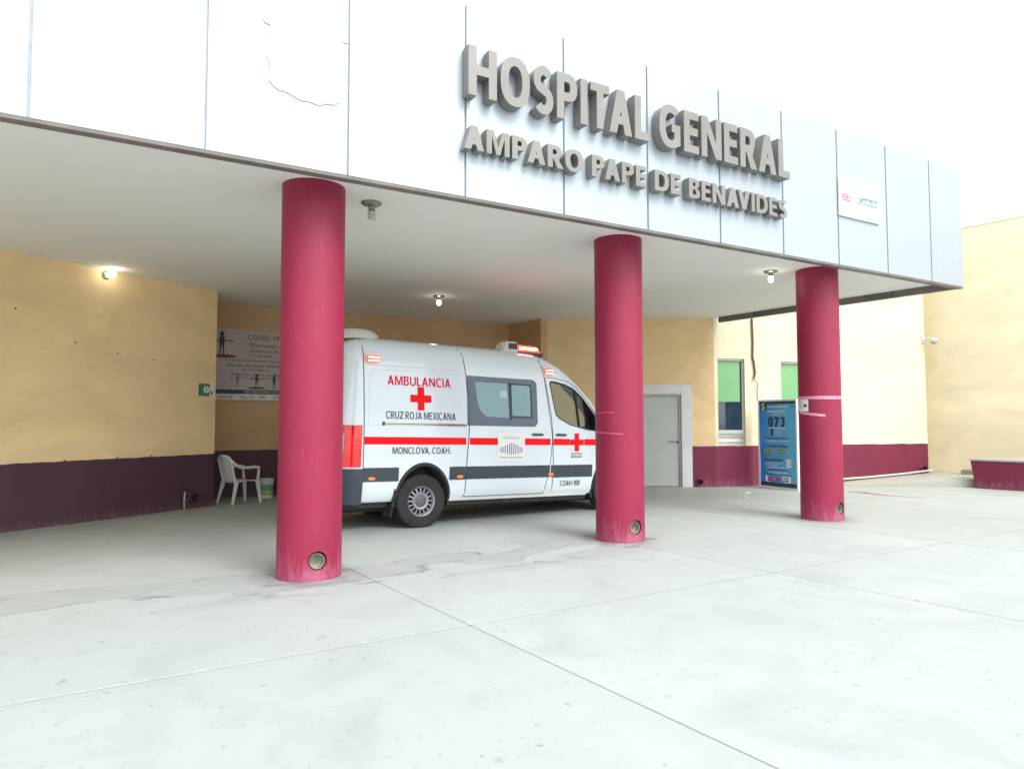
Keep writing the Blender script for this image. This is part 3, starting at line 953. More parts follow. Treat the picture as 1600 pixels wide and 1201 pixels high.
# return side running back from the corner
RE = (12.58, 4.95)
ra = math.atan2(RE[1], RE[0] - XE)
rl = math.hypot(RE[1], RE[0] - XE)
for q in range(4):
    rpn = obj('return_panel', MB().box(0.005 + q * rl / 4, (q + 1) * rl / 4 - 0.005, -0.04, 0.0, ZB, ZT), M['panel'], canopy, bevel=0.004)
    rpn.location, rpn.rotation_euler = (XE, 0, 0), (0, 0, ra)
rt_ = obj('return_trim', MB().box(0.02, rl, 0.002, 0.10, ZB - 0.028, 3.87), M['trim'], canopy)
rt_.location, rt_.rotation_euler = (XE, 0, 0), (0, 0, ra)
for xx in (1.1, 2.6, 4.0):
    s_ = obj('trim_joint', MB().box(xx, xx + 0.02, 0.095, 0.104, ZB - 0.02, 3.85), M['bandark'], canopy)
    s_.location, s_.rotation_euler = (XE, 0, 0), (0, 0, ra)
obj('soffit', MB().prism([(-7.3, 0.10), (XE - 0.09, 0.10), (RE[0] - 0.09, RE[1]), (RE[0] - 0.1, 9.0), (-7.3, 13.5)], 'z', 3.83, 3.95), M['soffit'], canopy)
obj('roof_deck', MB().prism([(-7.3, 0.06), (XE - 0.05, 0.06), (RE[0] - 0.05, RE[1]), (RE[0] - 0.1, 9.0), (-7.3, 13.5)], 'z', 5.55, 5.62), M['base'], canopy)
# lifted edge of peeling film on one panel
obj('peeling_edge', MB().tube([(1.646, -0.004, 4.987), (1.67, -0.004, 4.96), (1.71, -0.004, 4.955), (1.714, -0.004, 4.824), (1.695, -0.004, 4.70), (1.69, -0.004, 4.66), (1.715, -0.004, 4.60), (1.72, -0.004, 4.484), (1.705, -0.004, 4.46), (1.755, -0.004, 4.41), (1.80, -0.004, 4.39), (1.83, -0.004, 4.395), (1.93, -0.004, 4.365), (1.973, -0.004, 4.344), (2.0, -0.004, 4.342), (2.05, -0.004, 4.352), (2.126, -0.004, 4.336), (2.16, -0.004, 4.343), (2.2, -0.004, 4.365), (2.26, -0.004, 4.37), (2.28, -0.004, 4.372), (2.335, -0.004, 4.413)], 0.0055, 6), M['joint'], canopy)
obj('peeling_edge', MB().tube([(2.351, -0.004, 4.985), (2.375, -0.004, 4.975), (2.40, -0.004, 4.985)], 0.006, 6), M['joint'], canopy)

# raised letters
def word(txt, x0, x1, z0, z1, parent, depth, w, gap=0.10):
    lay, tot = layout(txt, w, gap)
    sx, sz = (x1 - x0) / tot, z1 - z0
    for ch, off in lay:
        W, vs, fs = glyph_mesh(ch, w, 0.5)
        mb = MB().add([(x0 + (a + off) * sx, -0.012 - (c + 0.5) * depth, z0 + b * sz) for a, b, c in vs], fs)
        obj('letter', mb, M['letter'], parent, smooth=0.45)
s1 = empty('raised_sign', (FO[0], FO[1], 0), FA, 'large raised taupe letters reading HOSPITAL GENERAL on the white fascia', 'sign')
word('HOSPITAL', 3.58, 5.94, 4.738, 5.245, s1, 0.125, 0.213)
word('GENERAL', 6.095, 8.42, 4.738, 5.245, s1, 0.125, 0.213)
s2 = empty('raised_sign', (FO[0], FO[1], 0), FA, 'smaller raised letters reading AMPARO PAPE DE BENAVIDES, lower line on the fascia', 'sign')
for t_, a_, b_ in (('AMPARO', 3.55, 5.0), ('PAPE', 5.12, 5.905), ('DE', 6.035, 6.448), ('BENAVIDES', 6.583, 8.379)):
    word(t_, a_, b_, 4.195, 4.437, s2, 0.10, 0.218)

sg = empty('logo_board', ff(9.64, -0.004), FA, 'white board with a red and a green logo, fixed right of the raised letters', 'sign')
obj('board', MB().box(0, 0.985, -0.03, 0.0, 4.46, 5.03), M['signwhite'], sg, bevel=0.003)
obj('red_logo', MB().box(0.06, 0.245, -0.033, -0.0305, 4.69, 4.79), M['pinkred'], sg)
text_fit('SALUD', 0.07, 0.235, 4.745, 4.78, -0.0345, M['signwhite'], sg)
text_fit('MEJOR', 0.07, 0.235, 4.70, 4.733, -0.0345, M['signwhite'], sg)
obj('green_logo', MB().prism([(0.44, 4.69), (0.905, 4.69), (0.90, 4.74), (0.915, 4.80), (0.44, 4.80)], 'y', -0.033, -0.0305), M['teal'], sg)
text_fit('Coahuila', 0.455, 0.895, 4.702, 4.79, -0.0345, M['signwhite'], sg, bold=0.02)

# ================================================================ PILLARS
PILLARS = [(-1.981, 6.861), (1.373, 8.906), (4.744, 10.719)]
PR, PZ = 0.306, 3.832
P_LAB = ['leftmost crimson round pillar standing nearest, beside the rear of the ambulance',
         'middle crimson round pillar hiding the front wheel of the ambulance',
         'rightmost crimson round pillar with a paper taped to it']
pill = empty('pillar', (*PILLARS[0], 0), rad(-59.5), P_LAB[0], 'pillar', 'crimson pillars under the canopy')
sh = MB()
n_ = 72
def ring_r(z): return PR * (1.0 if z > 0.02 else 1.01)
zs = [0.0, 0.02, 0.6, 1.4, 2.2, 3.0, PZ]
sh.lathe([(ring_r(z), z) for z in zs], n_)
sh.f.append(tuple(range(n_ - 1, -1, -1)))
sh.f.append(tuple(range((len(zs) - 1) * n_, len(zs) * n_)))
po = obj('shaft', sh, M['pillar'], None)
cutm = MB()
cutm.lathe([(0.0, 0.12), (0.088, 0.12), (0.088, 0.5), (0.0, 0.5)], 32, Matrix.Translation((0, 0, 0.19)) @ Matrix.Rotation(PI / 2, 4, 'Y'))
bool_cut(po, cutm, M['dark_in'])
for f in po.data.polygons:
    f.use_smooth = True
bm = bmesh.new(); bm.from_mesh(po.data)
for e in bm.edges:
    if len(e.link_faces) == 2 and e.calc_face_angle() > 0.6: e.smooth = False
bm.to_mesh(po.data); bm.free()
po.parent = pill
MT = Matrix.Translation((0, 0, 0.183)) @ Matrix.Rotation(PI / 2, 4, 'Y')
dp = obj('drain_pipe', MB().lathe([(0.066, 0.15), (0.066, 0.283), (0.071, 0.288), (0.076, 0.283), (0.076, 0.15)], 28, MT), M['drain'], pill, smooth=0.7)
obj('pipe_inside', MB().lathe([(0.0, 0.20), (0.04, 0.205), (0.067, 0.235)], 28, MT), M['pipe_in'], dp, smooth=0.9)
pill2 = []
for (x, y), lab in zip(PILLARS[1:], P_LAB[1:]):
    q = copy_tree(pill)
    q.location = (x, y, 0)
    q['label'] = lab
    pill2.append(q)
pill2[1].children[0]  # keep order
def cyl_patch(a0, a1, z0, z1, r, th=0.0012, slope=0.0, n=14):
    mb = MB()
    vs = []
    for rr in (r, r + th):
        for i in range(n + 1):
            a = a0 + (a1 - a0) * i / n
            dz = slope * i / n
            vs += [(rr * math.cos(a), rr * math.sin(a), z0 + dz), (rr * math.cos(a), rr * math.sin(a), z1 + dz)]
    m_ = 2 * (n + 1)
    fs = []
    for i in range(n):
        a, b, c_, d = 2 * i, 2 * i + 1, 2 * i + 3, 2 * i + 2
        fs += [(a, d, c_, b), (m_ + a, m_ + b, m_ + c_, m_ + d), (a, m_ + a, m_ + d, d), (b, c_, m_ + c_, m_ + b)]
    fs += [(0, 1, m_ + 1, m_), (2 * n, m_ + 2 * n, m_ + 2 * n + 1, 2 * n + 1)]
    return mb.add(vs, fs)
# paper and tapes on the right pillar (angles in world: camera is towards -114 deg)
nt_ = empty('paper_notice', (*PILLARS[2], 0), 0, 'white paper notice taped to the left side of the right pillar', 'paper')
obj('sheet', cyl_patch(rad(-222), rad(-145), 1.635, 1.83, PR + 0.003), M['paper'], nt_, smooth=0.5)
obj('tape', cyl_patch(rad(-235), rad(-26), 1.815, 1.865, PR + 0.005, n=40), M['tape'], nt_, smooth=0.5)
obj('tape', cyl_patch(rad(-215), rad(-100), 1.625, 1.665, PR + 0.005, slope=-0.075, n=24), M['tape'], nt_, smooth=0.5)
def cylmap(r): return lambda u, w: (r * math.cos(u), r * math.sin(u), w)
for k_ in range(4):
    obj('print_line', cyl_patch(rad(-200), rad(-168 + 6 * (k_ % 2)), 1.79 - k_ * 0.03, 1.797 - k_ * 0.03, PR + 0.0045), M['steel'], nt_)
obj('emblem', cyl_patch(rad(-160), rad(-150), 1.70, 1.745, PR + 0.0045), M['navy'], nt_)
t2 = empty('tape_remnant', (*PILLARS[1], 0), 0, 'thin strips of old tape around the middle pillar', 'tape')
M['oldtape'] = simple('old clear tape', (0.52, 0.06, 0.13), 0.25, 0, 0.1, 12)
obj('strip', cyl_patch(rad(-200), rad(-110), 1.585, 1.60, PR + 0.002, slope=0.01, n=24), M['oldtape'], t2, smooth=0.5)
obj('strip', cyl_patch(rad(-170), rad(-90), 1.35, 1.372, PR + 0.002, slope=-0.03, n=24), M['oldtape'], t2, smooth=0.5)

# ================================================================ LAMPS
def ceiling_lamp(loc, lit, label):
    e = empty('ceiling_lamp', loc, 0.4, label, 'lamp', 'bare bulbs on the canopy soffit')
    obj('base_plate', MB().lathe([(0, 0.0), (0.105, 0.0), (0.11, -0.012), (0.085, -0.03), (0.03, -0.035), (0.0, -0.035)], 24), M['steel'], e, smooth=0.6)
    obj('socket', MB().lathe([(0.0, -0.03), (0.034, -0.03), (0.036, -0.08), (0.0, -0.082)], 16), M['steel'], e, smooth=0.6)
    if lit:
        obj('bulb', MB().lathe([(0.0, -0.08), (0.032, -0.085), (0.038, -0.105), (0.038, -0.155), (0.028, -0.172), (0, -0.18)], 18), M['bulb'], e, smooth=0.9)
        l = bpy.data.lights.new('lamp_light', 'POINT')
        l.energy, l.shadow_soft_size, l.color = 0.4, 0.06, (1, 0.95, 0.84)
        lo = bpy.data.objects.new('lamp_light', l)
        COL.objects.link(lo); lo.parent = e; lo.location = (0, 0, -0.26)
    else:
        pts = [(0.036 * math.cos(t), 0.036 * math.sin(t), -0.085 - 0.0042 * t) for t in [i * PI / 7 for i in range(0, 14 * 4 + 1)]]
        obj('spiral_bulb', MB().tube(pts, 0.0085, 8), M['bulb_off'], e, smooth=0.9)
    return e
ceiling_lamp((-1.50, 7.33, 3.83), False, 'unlit spiral bulb on a round plate under the soffit beside the left pillar')
ceiling_lamp((-1.364, 12.89, 3.83), True, 'small lit bulb under the soffit above the ambulance roof')
ceiling_lamp((4.05, 10.77, 3.83), True, 'lit bulb under the soffit just left of the right pillar')
lf_ = frame_at(WL0, la)
wlp = empty('wall_lamp', lf_(LL - 2.05, 0.0, 3.745), la, 'lit bulb in a round fitting high on the left yellow wall', 'lamp')
mt = Matrix.Rotation(PI / 2, 4, 'X')
obj('base_plate', MB().lathe([(0, 0.035), (0.05, 0.035), (0.062, 0.02), (0.062, 0.0)], 20, mt), M['steel'], wlp, smooth=0.6)
obj('socket', MB().lathe([(0, 0.06), (0.034, 0.06), (0.034, 0.02)], 16, mt), M['cream'], wlp, smooth=0.6)
obj('bulb', MB().lathe([(0, 0.21), (0.03, 0.205), (0.046, 0.18), (0.046, 0.09), (0.03, 0.06)], 18, mt), M['bulb'], wlp, smooth=0.9)
l = bpy.data.lights.new('lamp_light', 'POINT')
l.energy, l.shadow_soft_size, l.color = 0.35, 0.06, (1, 0.93, 0.78)
lo = bpy.data.objects.new('lamp_light', l)
COL.objects.link(lo); lo.parent = wlp; lo.location = (0, -0.27, -0.02)

# ================================================================ SIGNS ON WALLS
gs = empty('green_sign', lf_(LL - 0.20, -0.001, 2.05), la, 'small green and white meeting point sign near the corner of the left wall', 'sign')
obj('plate', MB().box(-0.155, 0.155, -0.008, 0, -0.108, 0.108), M['green'], gs)
obj('white_strip', MB().box(0.07, 0.154, -0.0095, -0.0083, -0.1075, 0.1075), M['paper'], gs)
obj('white_disc', MB().lathe([(0, 0.0105), (0.06, 0.0105), (0.06, 0.0083)], 20, Matrix.Translation((0.0, 0, 0.005)) @ Matrix.Rotation(PI / 2, 4, 'X')), M['paper'], gs)
obj('figure', MB().box(-0.012, 0.012, -0.012, -0.0106, -0.035, 0.02), M['green'], gs)
obj('arrow_mark', MB().box(0.09, 0.13, -0.011, -0.0096, -0.08, -0.02), M['green'], gs)
obj('figure_head', MB().lathe([(0, 0.012), (0.012, 0.012), (0.012, 0.0106)], 10, Matrix.Translation((0, 0, 0.036)) @ Matrix.Rotation(PI / 2, 4, 'X')), M['green'], gs)

rf_ = frame_at(REC0, angr)
rs = empty('red_sign', rf_(1.93, -0.001, 1.70), angr, 'small maroon framed sign with a pale figure, low beside the left pillar', 'sign')
obj('plate', MB().box(-0.09, 0.09, -0.01, 0, -0.15, 0.15), M['pinkred'], rs)
obj('white_field', MB().box(-0.05, 0.05, -0.0115, -0.0103, -0.10, 0.11), M['paper'], rs)
obj('figure', MB().prism([(-0.03, -0.08), (0.03, -0.08), (0.012, 0.03), (-0.012, 0.03)], 'y', -0.013, -0.0118), M['banmaroon'], rs)
obj('figure_head', MB().lathe([(0, 0.013), (0.018, 0.013), (0.018, 0.0118)], 10, Matrix.Translation((0, 0, 0.065)) @ Matrix.Rotation(PI / 2, 4, 'X')), M['banmaroon'], rs)

# COVID banner on the recess wall
bn = empty('covid_banner', rf_(0.52, -0.02, 0), angr, 'sagging grey vinyl banner about COVID-19 with small printed figures on the shaded wall', 'banner')
BW, BZ0, BZ1 = 2.45, 1.90, 3.34
def bsurf(u, z, off=0.0):
    t = (z - BZ0) / (BZ1 - BZ0)
    sag = -0.022 * math.sin(PI * min(max(u / BW, 0), 1)) * t + 0.02 * math.sin(u * 4 + 5 * t) * (0.3 + 0.7 * t) * 0.8
    return (u, -0.02 + 0.5 * sag - off, z - 0.035 * math.sin(PI * min(max(u / BW, 0), 1)) * t ** 3)
obj('sheet', MB().grid(lambda u, v: bsurf(u * BW, BZ0 + (BZ1 - BZ0) * v), 40, 24), M['banner'], bn, smooth=1.0)
bf = lambda off: (lambda u, z: bsurf(u, z, off))
def bpatch(name, x0, x1, z0, z1, m, off=0.004):
    obj(name, MB().grid(lambda u, v: bsurf(x0 + (x1 - x0) * u, z0 + (z1 - z0) * v, off), 12, 2), M[m], bn)
bpatch('footer_bar', 0.02, BW - 0.02, 2.04, 2.12, 'bandark')
bpatch('header_bar', 1.36, 2.3, 3.12, 3.26, 'bandark')
bpatch('logo_strip', 0.02, BW - 0.02, 1.92, 2.03, 'paper')
text_fit('COVID-19', 0.68, 1.28, 3.14, 3.25, 0, M['bandark'], bn, bold=0.02, fn=bf(0.005))
text_fit('Mantener una sana', 0.72, 1.75, 2.99, 3.08, 0, M['banmaroon'], bn, bold=0.02, fn=bf(0.005))
text_fit('distancia de al menos', 0.72, 1.75, 2.88, 2.96, 0, M['banmaroon'], bn, bold=0.02, fn=bf(0.005))
text_fit('1.5 metros', 0.72, 1.15, 2.79, 2.86, 0, M['banmaroon'], bn, bold=0.02, fn=bf(0.005))
text_fit('Si tienes que esperar tu turno', 0.26, 1.42, 2.67, 2.74, 0, M['bandark'], bn, bold=0.02, fn=bf(0.005))
text_fit('manten una sana distancia', 0.30, 1.38, 2.58, 2.65, 0, M['bandark'], bn, bold=0.02, fn=bf(0.005))
text_fit('de 1 a 2 metros', 0.58, 1.08, 2.50, 2.56, 0, M['bandark'], bn, bold=0.02, fn=bf(0.005))
text_fit('Al toser cubre tu boca', 0.36, 1.40, 2.40, 2.46, 0, M['banmaroon'], bn, bold=0.02, fn=bf(0.005))
text_fit('y lava tus manos', 0.36, 1.36, 2.33, 2.385, 0, M['bandark'], bn, bold=0.02, fn=bf(0.005))
text_fit('SECRETARIA DE SALUD', 0.62, 1.6, 2.055, 2.105, 0, M['banner'], bn, bold=0.01, fn=bf(0.0055))
for (t_, a_, b_) in (('UNIDOS', 0.14, 0.42), ('SALUD', 0.56, 0.82), ('IMSS', 0.92, 1.06), ('COAHUILA', 1.18, 1.56)):
    text_fit(t_, a_, b_, 1.945, 2.005, 0, M['teal'], bn, bold=0.02, fn=bf(0.0055))
def bperson(cx, z0, hgt, m, disc):
    s = hgt
    head = [(cx + 0.09 * s * math.cos(a * PI / 8), z0 + 0.88 * s + 0.10 * s * math.sin(a * PI / 8)) for a in range(16)]
    parts = [head, [(cx - .1 * s, z0 + .78 * s), (cx + .1 * s, z0 + .78 * s), (cx + .08 * s, z0 + .4 * s), (cx - .08 * s, z0 + .4 * s)],
             [(cx - .08 * s, z0 + .4 * s), (cx - .02 * s, z0 + .4 * s), (cx - .05 * s, z0), (cx - .09 * s, z0)],
             [(cx + .02 * s, z0 + .4 * s), (cx + .08 * s, z0 + .4 * s), (cx + .09 * s, z0), (cx + .05 * s, z0)]]
    mb = MB()
    for p in parts:
        mb.add([bsurf(u, w, 0.005) for u, w in p], [tuple(range(len(p)))])
    if disc:
        mb.add([bsurf(u, w, 0.005) for u, w in ((cx - .42 * s, z0 + .60 * s), (cx + .42 * s, z0 + .60 * s), (cx + .42 * s, z0 + .64 * s), (cx - .42 * s, z0 + .64 * s))], [(0, 1, 2, 3)])
        o_ = MB().add([bsurf(cx + 0.55 * s * math.cos(a * PI / 12), z0 + 0.07 * s * math.sin(a * PI / 12), 0.0042) for a in range(24)], [tuple(range(24))])
        obj('floor_disc', o_, M['banmaroon'], bn)
    obj('printed_figure', mb, M[m], bn)
bperson(0.20, 2.78, 0.50, 'bandark', True)
bperson(0.50, 2.155, 0.30, 'teal', False)
bperson(0.86, 2.16, 0.29, 'banmaroon', True)
bperson(1.20, 2.155, 0.28, 'bandark', False)
bperson(1.95, 2.55, 0.30, 'bandark', True)

# blue standing poster board
P0_, P1_ = Vector((5.62, 15.86)), Vector((6.13, 14.93))
pa = math.atan2(P1_.y - P0_.y, P1_.x - P0_.x)
PWD = (P1_ - P0_).length
ps = empty('poster_stand', (P0_.x, P0_.y, 0), pa, 'tall blue standing poster reading 073 leaning beside the right pillar', 'poster')
obj('frame', MB().box(0, 0.035, -0.03, 0.05, 0, 1.96).box(PWD - 0.035, PWD, -0.03, 0.05, 0, 1.96).box(0.035, PWD - 0.035, -0.03, 0.05, 1.925, 1.96).box(0.035, PWD - 0.035, -0.03, 0.05, 0.0, 0.04), M['signwhite'], ps, bevel=0.004)
def psurf(u, z, off=0.0):
    return (u, -0.012 - off + 0.006 * math.sin(u * 9 + z * 3), z)
def ppatch(name, x0, x1, z0, z1, m, off=0.003, par=None):
    return obj(name, MB().grid(lambda u, v: psurf(x0 + (x1 - x0) * u, z0 + (z1 - z0) * v, off), 10, 2), M[m], par or ps)
obj('print_sheet', MB().grid(lambda u, v: psurf(0.035 + (PWD - 0.07) * u, 0.04 + 1.885 * v), 30, 30), M['blue'], ps, smooth=1.0)
obj('back_board', MB().box(0.02, PWD - 0.02, 0.015, 0.045, 0.02, 1.94), M['paper'], ps)
S = PWD / 1.06
pfn = lambda off: (lambda u, z: psurf(u * S, z, off))
def ptext(t_, x0, x1, z0, z1, m, w=0.18, off=0.0045):
    text_fit(t_, x0, x1, z0, z1, 0, M[m], ps, w=max(w, 0.16), fn=pfn(off))
ppatch('dark_strip', 0.04, PWD - 0.04, 1.86, 1.92, 'bandark')
ppatch('dark_strip', 0.04, PWD - 0.04, 0.045, 0.13, 'bandark')
obj('logo_shield', MB().add([psurf(u, z, 0.0042) for u, z in [(0.07, 1.91), (0.24, 1.91), (0.24, 1.78)] + [(0.155 + 0.085 * math.cos(a), 1.78 - 0.085 * math.sin(a)) for a in [i * PI / 10 for i in range(1, 10)]] + [(0.07, 1.78)]], [tuple(range(13))]), M['bandark'], ps)
obj('logo_mark', MB().tube([psurf(u, z, 0.006) for u, z in ((0.19, 1.88), (0.14, 1.875), (0.115, 1.845), (0.15, 1.82), (0.185, 1.80), (0.165, 1.765), (0.11, 1.765))], 0.012, 6), M['paper'], ps)
obj('logo_text_bar', MB().add([psurf(u, z, 0.0048) for u, z in ((0.12, 1.715), (0.19, 1.715), (0.19, 1.735), (0.12, 1.735))], [(0, 1, 2, 3)]), M['paper'], ps)
ppatch('white_rule', 0.26, 0.84, 1.79, 1.81, 'paper')
ppatch('dark_rule', 0.84, 1.0, 1.79, 1.805, 'bandark', 0.0035)
ptext('PARA REPORTES', 0.27, 0.76, 1.665, 1.725, 'paper')
ptext('LLAMA AL', 0.36, 0.62, 1.61, 1.64, 'paper')
ptext('073', 0.275, 0.74, 1.36, 1.575, 'bandark', 0.24)
ppatch('white_rule', 0.28, 0.76, 1.325, 1.338, 'paper')
obj('phone_icon', MB().add([psurf(u, z, 0.004) for u, z in rrect(0.345, 0.41, 1.16, 1.315, 0.015)], [tuple(range(24))]), M['bandark'], ps)
for k_, (t_, w_) in enumerate((('ATENCION 24 HORAS', 0.33), ('CIUDADANO', 0.2), ('WHATSAPP', 0.17))):
    ptext(t_, 0.435, 0.435 + w_, 1.275 - k_ * 0.055, 1.30 - k_ * 0.055, 'paper')
ptext('TAMBIEN PUEDES REPORTAR EN', 0.24, 0.82, 1.08, 1.115, 'bandark')
ptext('NUESTRAS OFICINAS', 0.22, 0.82, 1.03, 1.065, 'paper')
ptext('HORARIO CORRIDO', 0.24, 0.80, 0.905, 0.955, 'bandark')
for x0_, z0_ in ((0.16, 0.815), (0.16, 0.755), (0.52, 0.815), (0.52, 0.755)):
    ppatch('lime_tab', x0_ * S, (x0_ + 0.22) * S, z0_, z0_ + 0.052, 'lime')
    ptext('LUNES A VIERNES', x0_ + 0.012, x0_ + 0.205, z0_ + 0.012, z0_ + 0.04, 'bandark', 0.18, 0.0055)
    ptext('8 A 4', x0_ + 0.24, x0_ + 0.33, z0_ + 0.012, z0_ + 0.036, 'paper')
ptext('PAGA EN LINEA', 0.17, 0.66, 0.60, 0.655, 'bandark')
for k_ in range(3):
    ppatch('white_tab', 0.74 * S, 0.88 * S, 0.605 - k_ * 0.06, 0.655 - k_ * 0.06, 'paper')
ptext('EN TIENDAS Y BANCOS', 0.17, 0.64, 0.545, 0.575, 'paper')
ptext('O EN CAJEROS', 0.17, 0.52, 0.50, 0.53, 'paper')
ptext('LLAMANOS PARA CONVENIOS', 0.22, 0.86, 0.445, 0.475, 'paper')
ptext('DE PAGO', 0.32, 0.78, 0.40, 0.43, 'bandark')
ptext('SISTEMA MUNICIPAL', 0.25, 0.78, 0.335, 0.365, 'paper')
ptext('DE AGUAS Y SANEAMIENTO', 0.20, 0.88, 0.285, 0.315, 'bandark')
obj('logo_panel', MB().add([psurf(u, z, 0.004) for u, z in rrect(0.17 * S, 0.86 * S, 0.14, 0.275, 0.04)], [tuple(range(24))]), M['signwhite'], ps)
for k_ in range(6):
    ppatch('small_logo', (0.24 + 0.22 * (k_ % 3)) * S, (0.36 + 0.22 * (k_ % 3)) * S, 0.16 + 0.055 * (k_ // 3), 0.20 + 0.05 * (k_ // 3), ('pinkred', 'pinkred', 'teal')[k_ % 3], 0.0055)

# ================================================================ CHAIR, BUCKET, LITTER
def make_chair():
    t = empty('plastic_chair', (-5.00, 12.86, 0), rad(52), 'white plastic garden armchair facing away beside the corner of the shaded recess', 'chair')
    # local: x = facing direction, y = left
    hw, ft, bk = 0.235, 0.24, -0.22
    seat = MB().grid(lambda u, v: (bk + (ft - bk) * u, -hw + 2 * hw * v, 0.42 + 0.02 * u - 0.018 * math.sin(PI * v) - (0.03 * u ** 6)), 10, 10)
    so = obj('seat', seat, M['plastic'], t, smooth=1.0)
    md = so.modifiers.new('thick', 'SOLIDIFY'); md.thickness = 0.018
    for sx, sy in ((1, 1), (1, -1), (-1, 1), (-1, -1)):
        x0 = ft - 0.03 if sx > 0 else bk + 0.02
        x1 = x0 + (0.05 if sx > 0 else -0.10)
        y0, y1 = sy * (hw - 0.02), sy * (hw + 0.035)
        top = 0.655 if sx > 0 else 0.42
        a, b = 0.038, 0.021
        leg = MB()
        def sec(x, y, z, w, d):
            return [(x - d, y - sy * 0, z), (x + d, y, z), (x + d, y - sy * w, z), (x - d, y - sy * w, z)]
        s0 = sec(x1, y1, 0.0, 0.02, 0.022)
        s1_ = sec(x0, y0 + sy * 0.02, 0.42, 0.035, 0.04)
        vs = s0 + s1_
        fs = [(0, 3, 2, 1), (4, 5, 6, 7), (0, 1, 5, 4), (1, 2, 6, 5), (2, 3, 7, 6), (3, 0, 4, 7)]
        leg.add(vs, fs)
        obj('leg', leg, M['plastic'], t, bevel=0.006)
    for sy in (1, -1):
        yo = sy * (hw + 0.03)
        arm = MB().tube([(ft - 0.03, sy * (hw), 0.43), (ft - 0.03, yo, 0.60), (ft - 0.045, yo, 0.645)], [0.028, 0.022, 0.022], 8)
        arm.tube([(ft - 0.015, yo, 0.652), (ft - 0.12, yo, 0.66), (0.0, yo, 0.655), (bk + 0.06, yo, 0.665), (bk - 0.03, sy * hw, 0.73), (bk - 0.09, sy * (hw - 0.03), 0.80)], [0.02, 0.028, 0.028, 0.027, 0.026, 0.024], 8)
        obj('armrest', arm, M['plastic'], t, smooth=0.9)
    back = MB()
    top_pts = [(bk - 0.09 - 0.03 * math.sin(PI * q / 10), hw * 0.9 * math.cos(PI * q / 10), 0.78 + 0.09 * math.sin(PI * q / 10)) for q in range(11)]
    back.tube(top_pts, 0.026, 8)
    back.tube([(bk, hw - 0.03, 0.42), (bk - 0.05, hw - 0.03, 0.62), (bk - 0.09, hw * 0.9, 0.79)], 0.022, 8)
    back.tube([(bk, -hw + 0.03, 0.42), (bk - 0.05, -hw + 0.03, 0.62), (bk - 0.09, -hw * 0.9, 0.79)], 0.022, 8)
    obj('back_frame', back, M['plastic'], t, smooth=0.9)
    for q in range(5):
        y = -0.13 + 0.065 * q
        zt_ = 0.80 + 0.05 * math.cos(y * 6)
        obj('back_slat', MB().add([(bk + 0.005, y - 0.02, 0.43), (bk + 0.005, y + 0.02, 0.43), (bk - 0.10, y + 0.022, zt_), (bk - 0.10, y - 0.022, zt_), (bk - 0.007, y - 0.02, 0.43), (bk - 0.007, y + 0.02, 0.43), (bk - 0.112, y + 0.022, zt_), (bk - 0.112, y - 0.022, zt_)],
            [(0, 1, 2, 3), (4, 7, 6, 5), (0, 4, 5, 1), (1, 5, 6, 2), (2, 6, 7, 3), (3, 7, 4, 0)]), M['plastic'], t)
    return t
make_chair()

bk_ = empty('paint_bucket', (-4.83, 13.72, 0), 0.5, 'white plastic bucket with a green label against the dark wall behind the chair', 'bucket')
obj('body', MB().lathe([(0, 0.0), (0.125, 0.0), (0.128, 0.01), (0.142, 0.30), (0.152, 0.30), (0.153, 0.33), (0.145, 0.335), (0.147, 0.375), (0.137, 0.375), (0.125, 0.03), (0, 0.03)], 28), M['plastic'], bk_, smooth=0.6)
lb = MB().grid(lambda u, v: ((0.1315 + 0.012 * v) * math.cos(-2.6 + 2.2 * u), (0.1315 + 0.012 * v) * math.sin(-2.6 + 2.2 * u), 0.06 + 0.2 * v), 16, 2)
obj('label', lb, M['palegreen'], bk_)
lb = MB().grid(lambda u, v: ((0.134 + 0.006 * v) * math.cos(-2.2 + 1.2 * u), (0.134 + 0.006 * v) * math.sin(-2.2 + 1.2 * u), 0.09 + 0.06 * v), 10, 1)
obj('label_panel', lb, M['lime'], bk_)
obj('bail', MB().tube([(0.15 * math.cos(a), 0.15 * math.sin(a), 0.315 - 0.10 * math.sin(PI * i / 12)) for i, a in enumerate([-2.4 + PI * i / 12 for i in range(13)])], 0.003, 6), M['steel'], bk_)

for (x, y, a, s, lab) in ((3.99, 14.80, 0.3, 0.12, 'crumpled white paper scrap on the concrete in front of the grey door'), (4.87, 14.42, 1.1, 0.17, 'larger white paper scrap on the concrete near the maroon base band'), (4.55, 13.7, 2.0, 0.09, 'tiny pale scrap on the concrete between middle and right pillars')):
    lt = MB().grid(lambda u, v: ((u - .5) * s, (v - .5) * s * 0.6, 0.004 + 0.03 * abs(math.sin(5 * u + 3 * v)) * math.sin(PI * u)), 6, 5)
    o = tag(obj('paper_scrap', lt, M['leafgrey']), lab, 'litter', 'paper scraps on the concrete')
    o.location, o.rotation_euler = (x, y, 0), (0, 0, a)

# ================================================================ AMBULANCE
AV = rad(33.3)
P0v = Vector((-1.28265, 9.8515, 0))
nv = Vector((math.sin(AV), -math.cos(AV), 0))
root_loc = P0v + nv * (0.03 - 1.01)
TILT = 0.0235
amb = empty('ambulance', root_loc, 0, 'white ambulance van with red stripe and lit red lamps parked under the canopy', 'ambulance', rot=(0, TILT, AV))
WB = 3.52
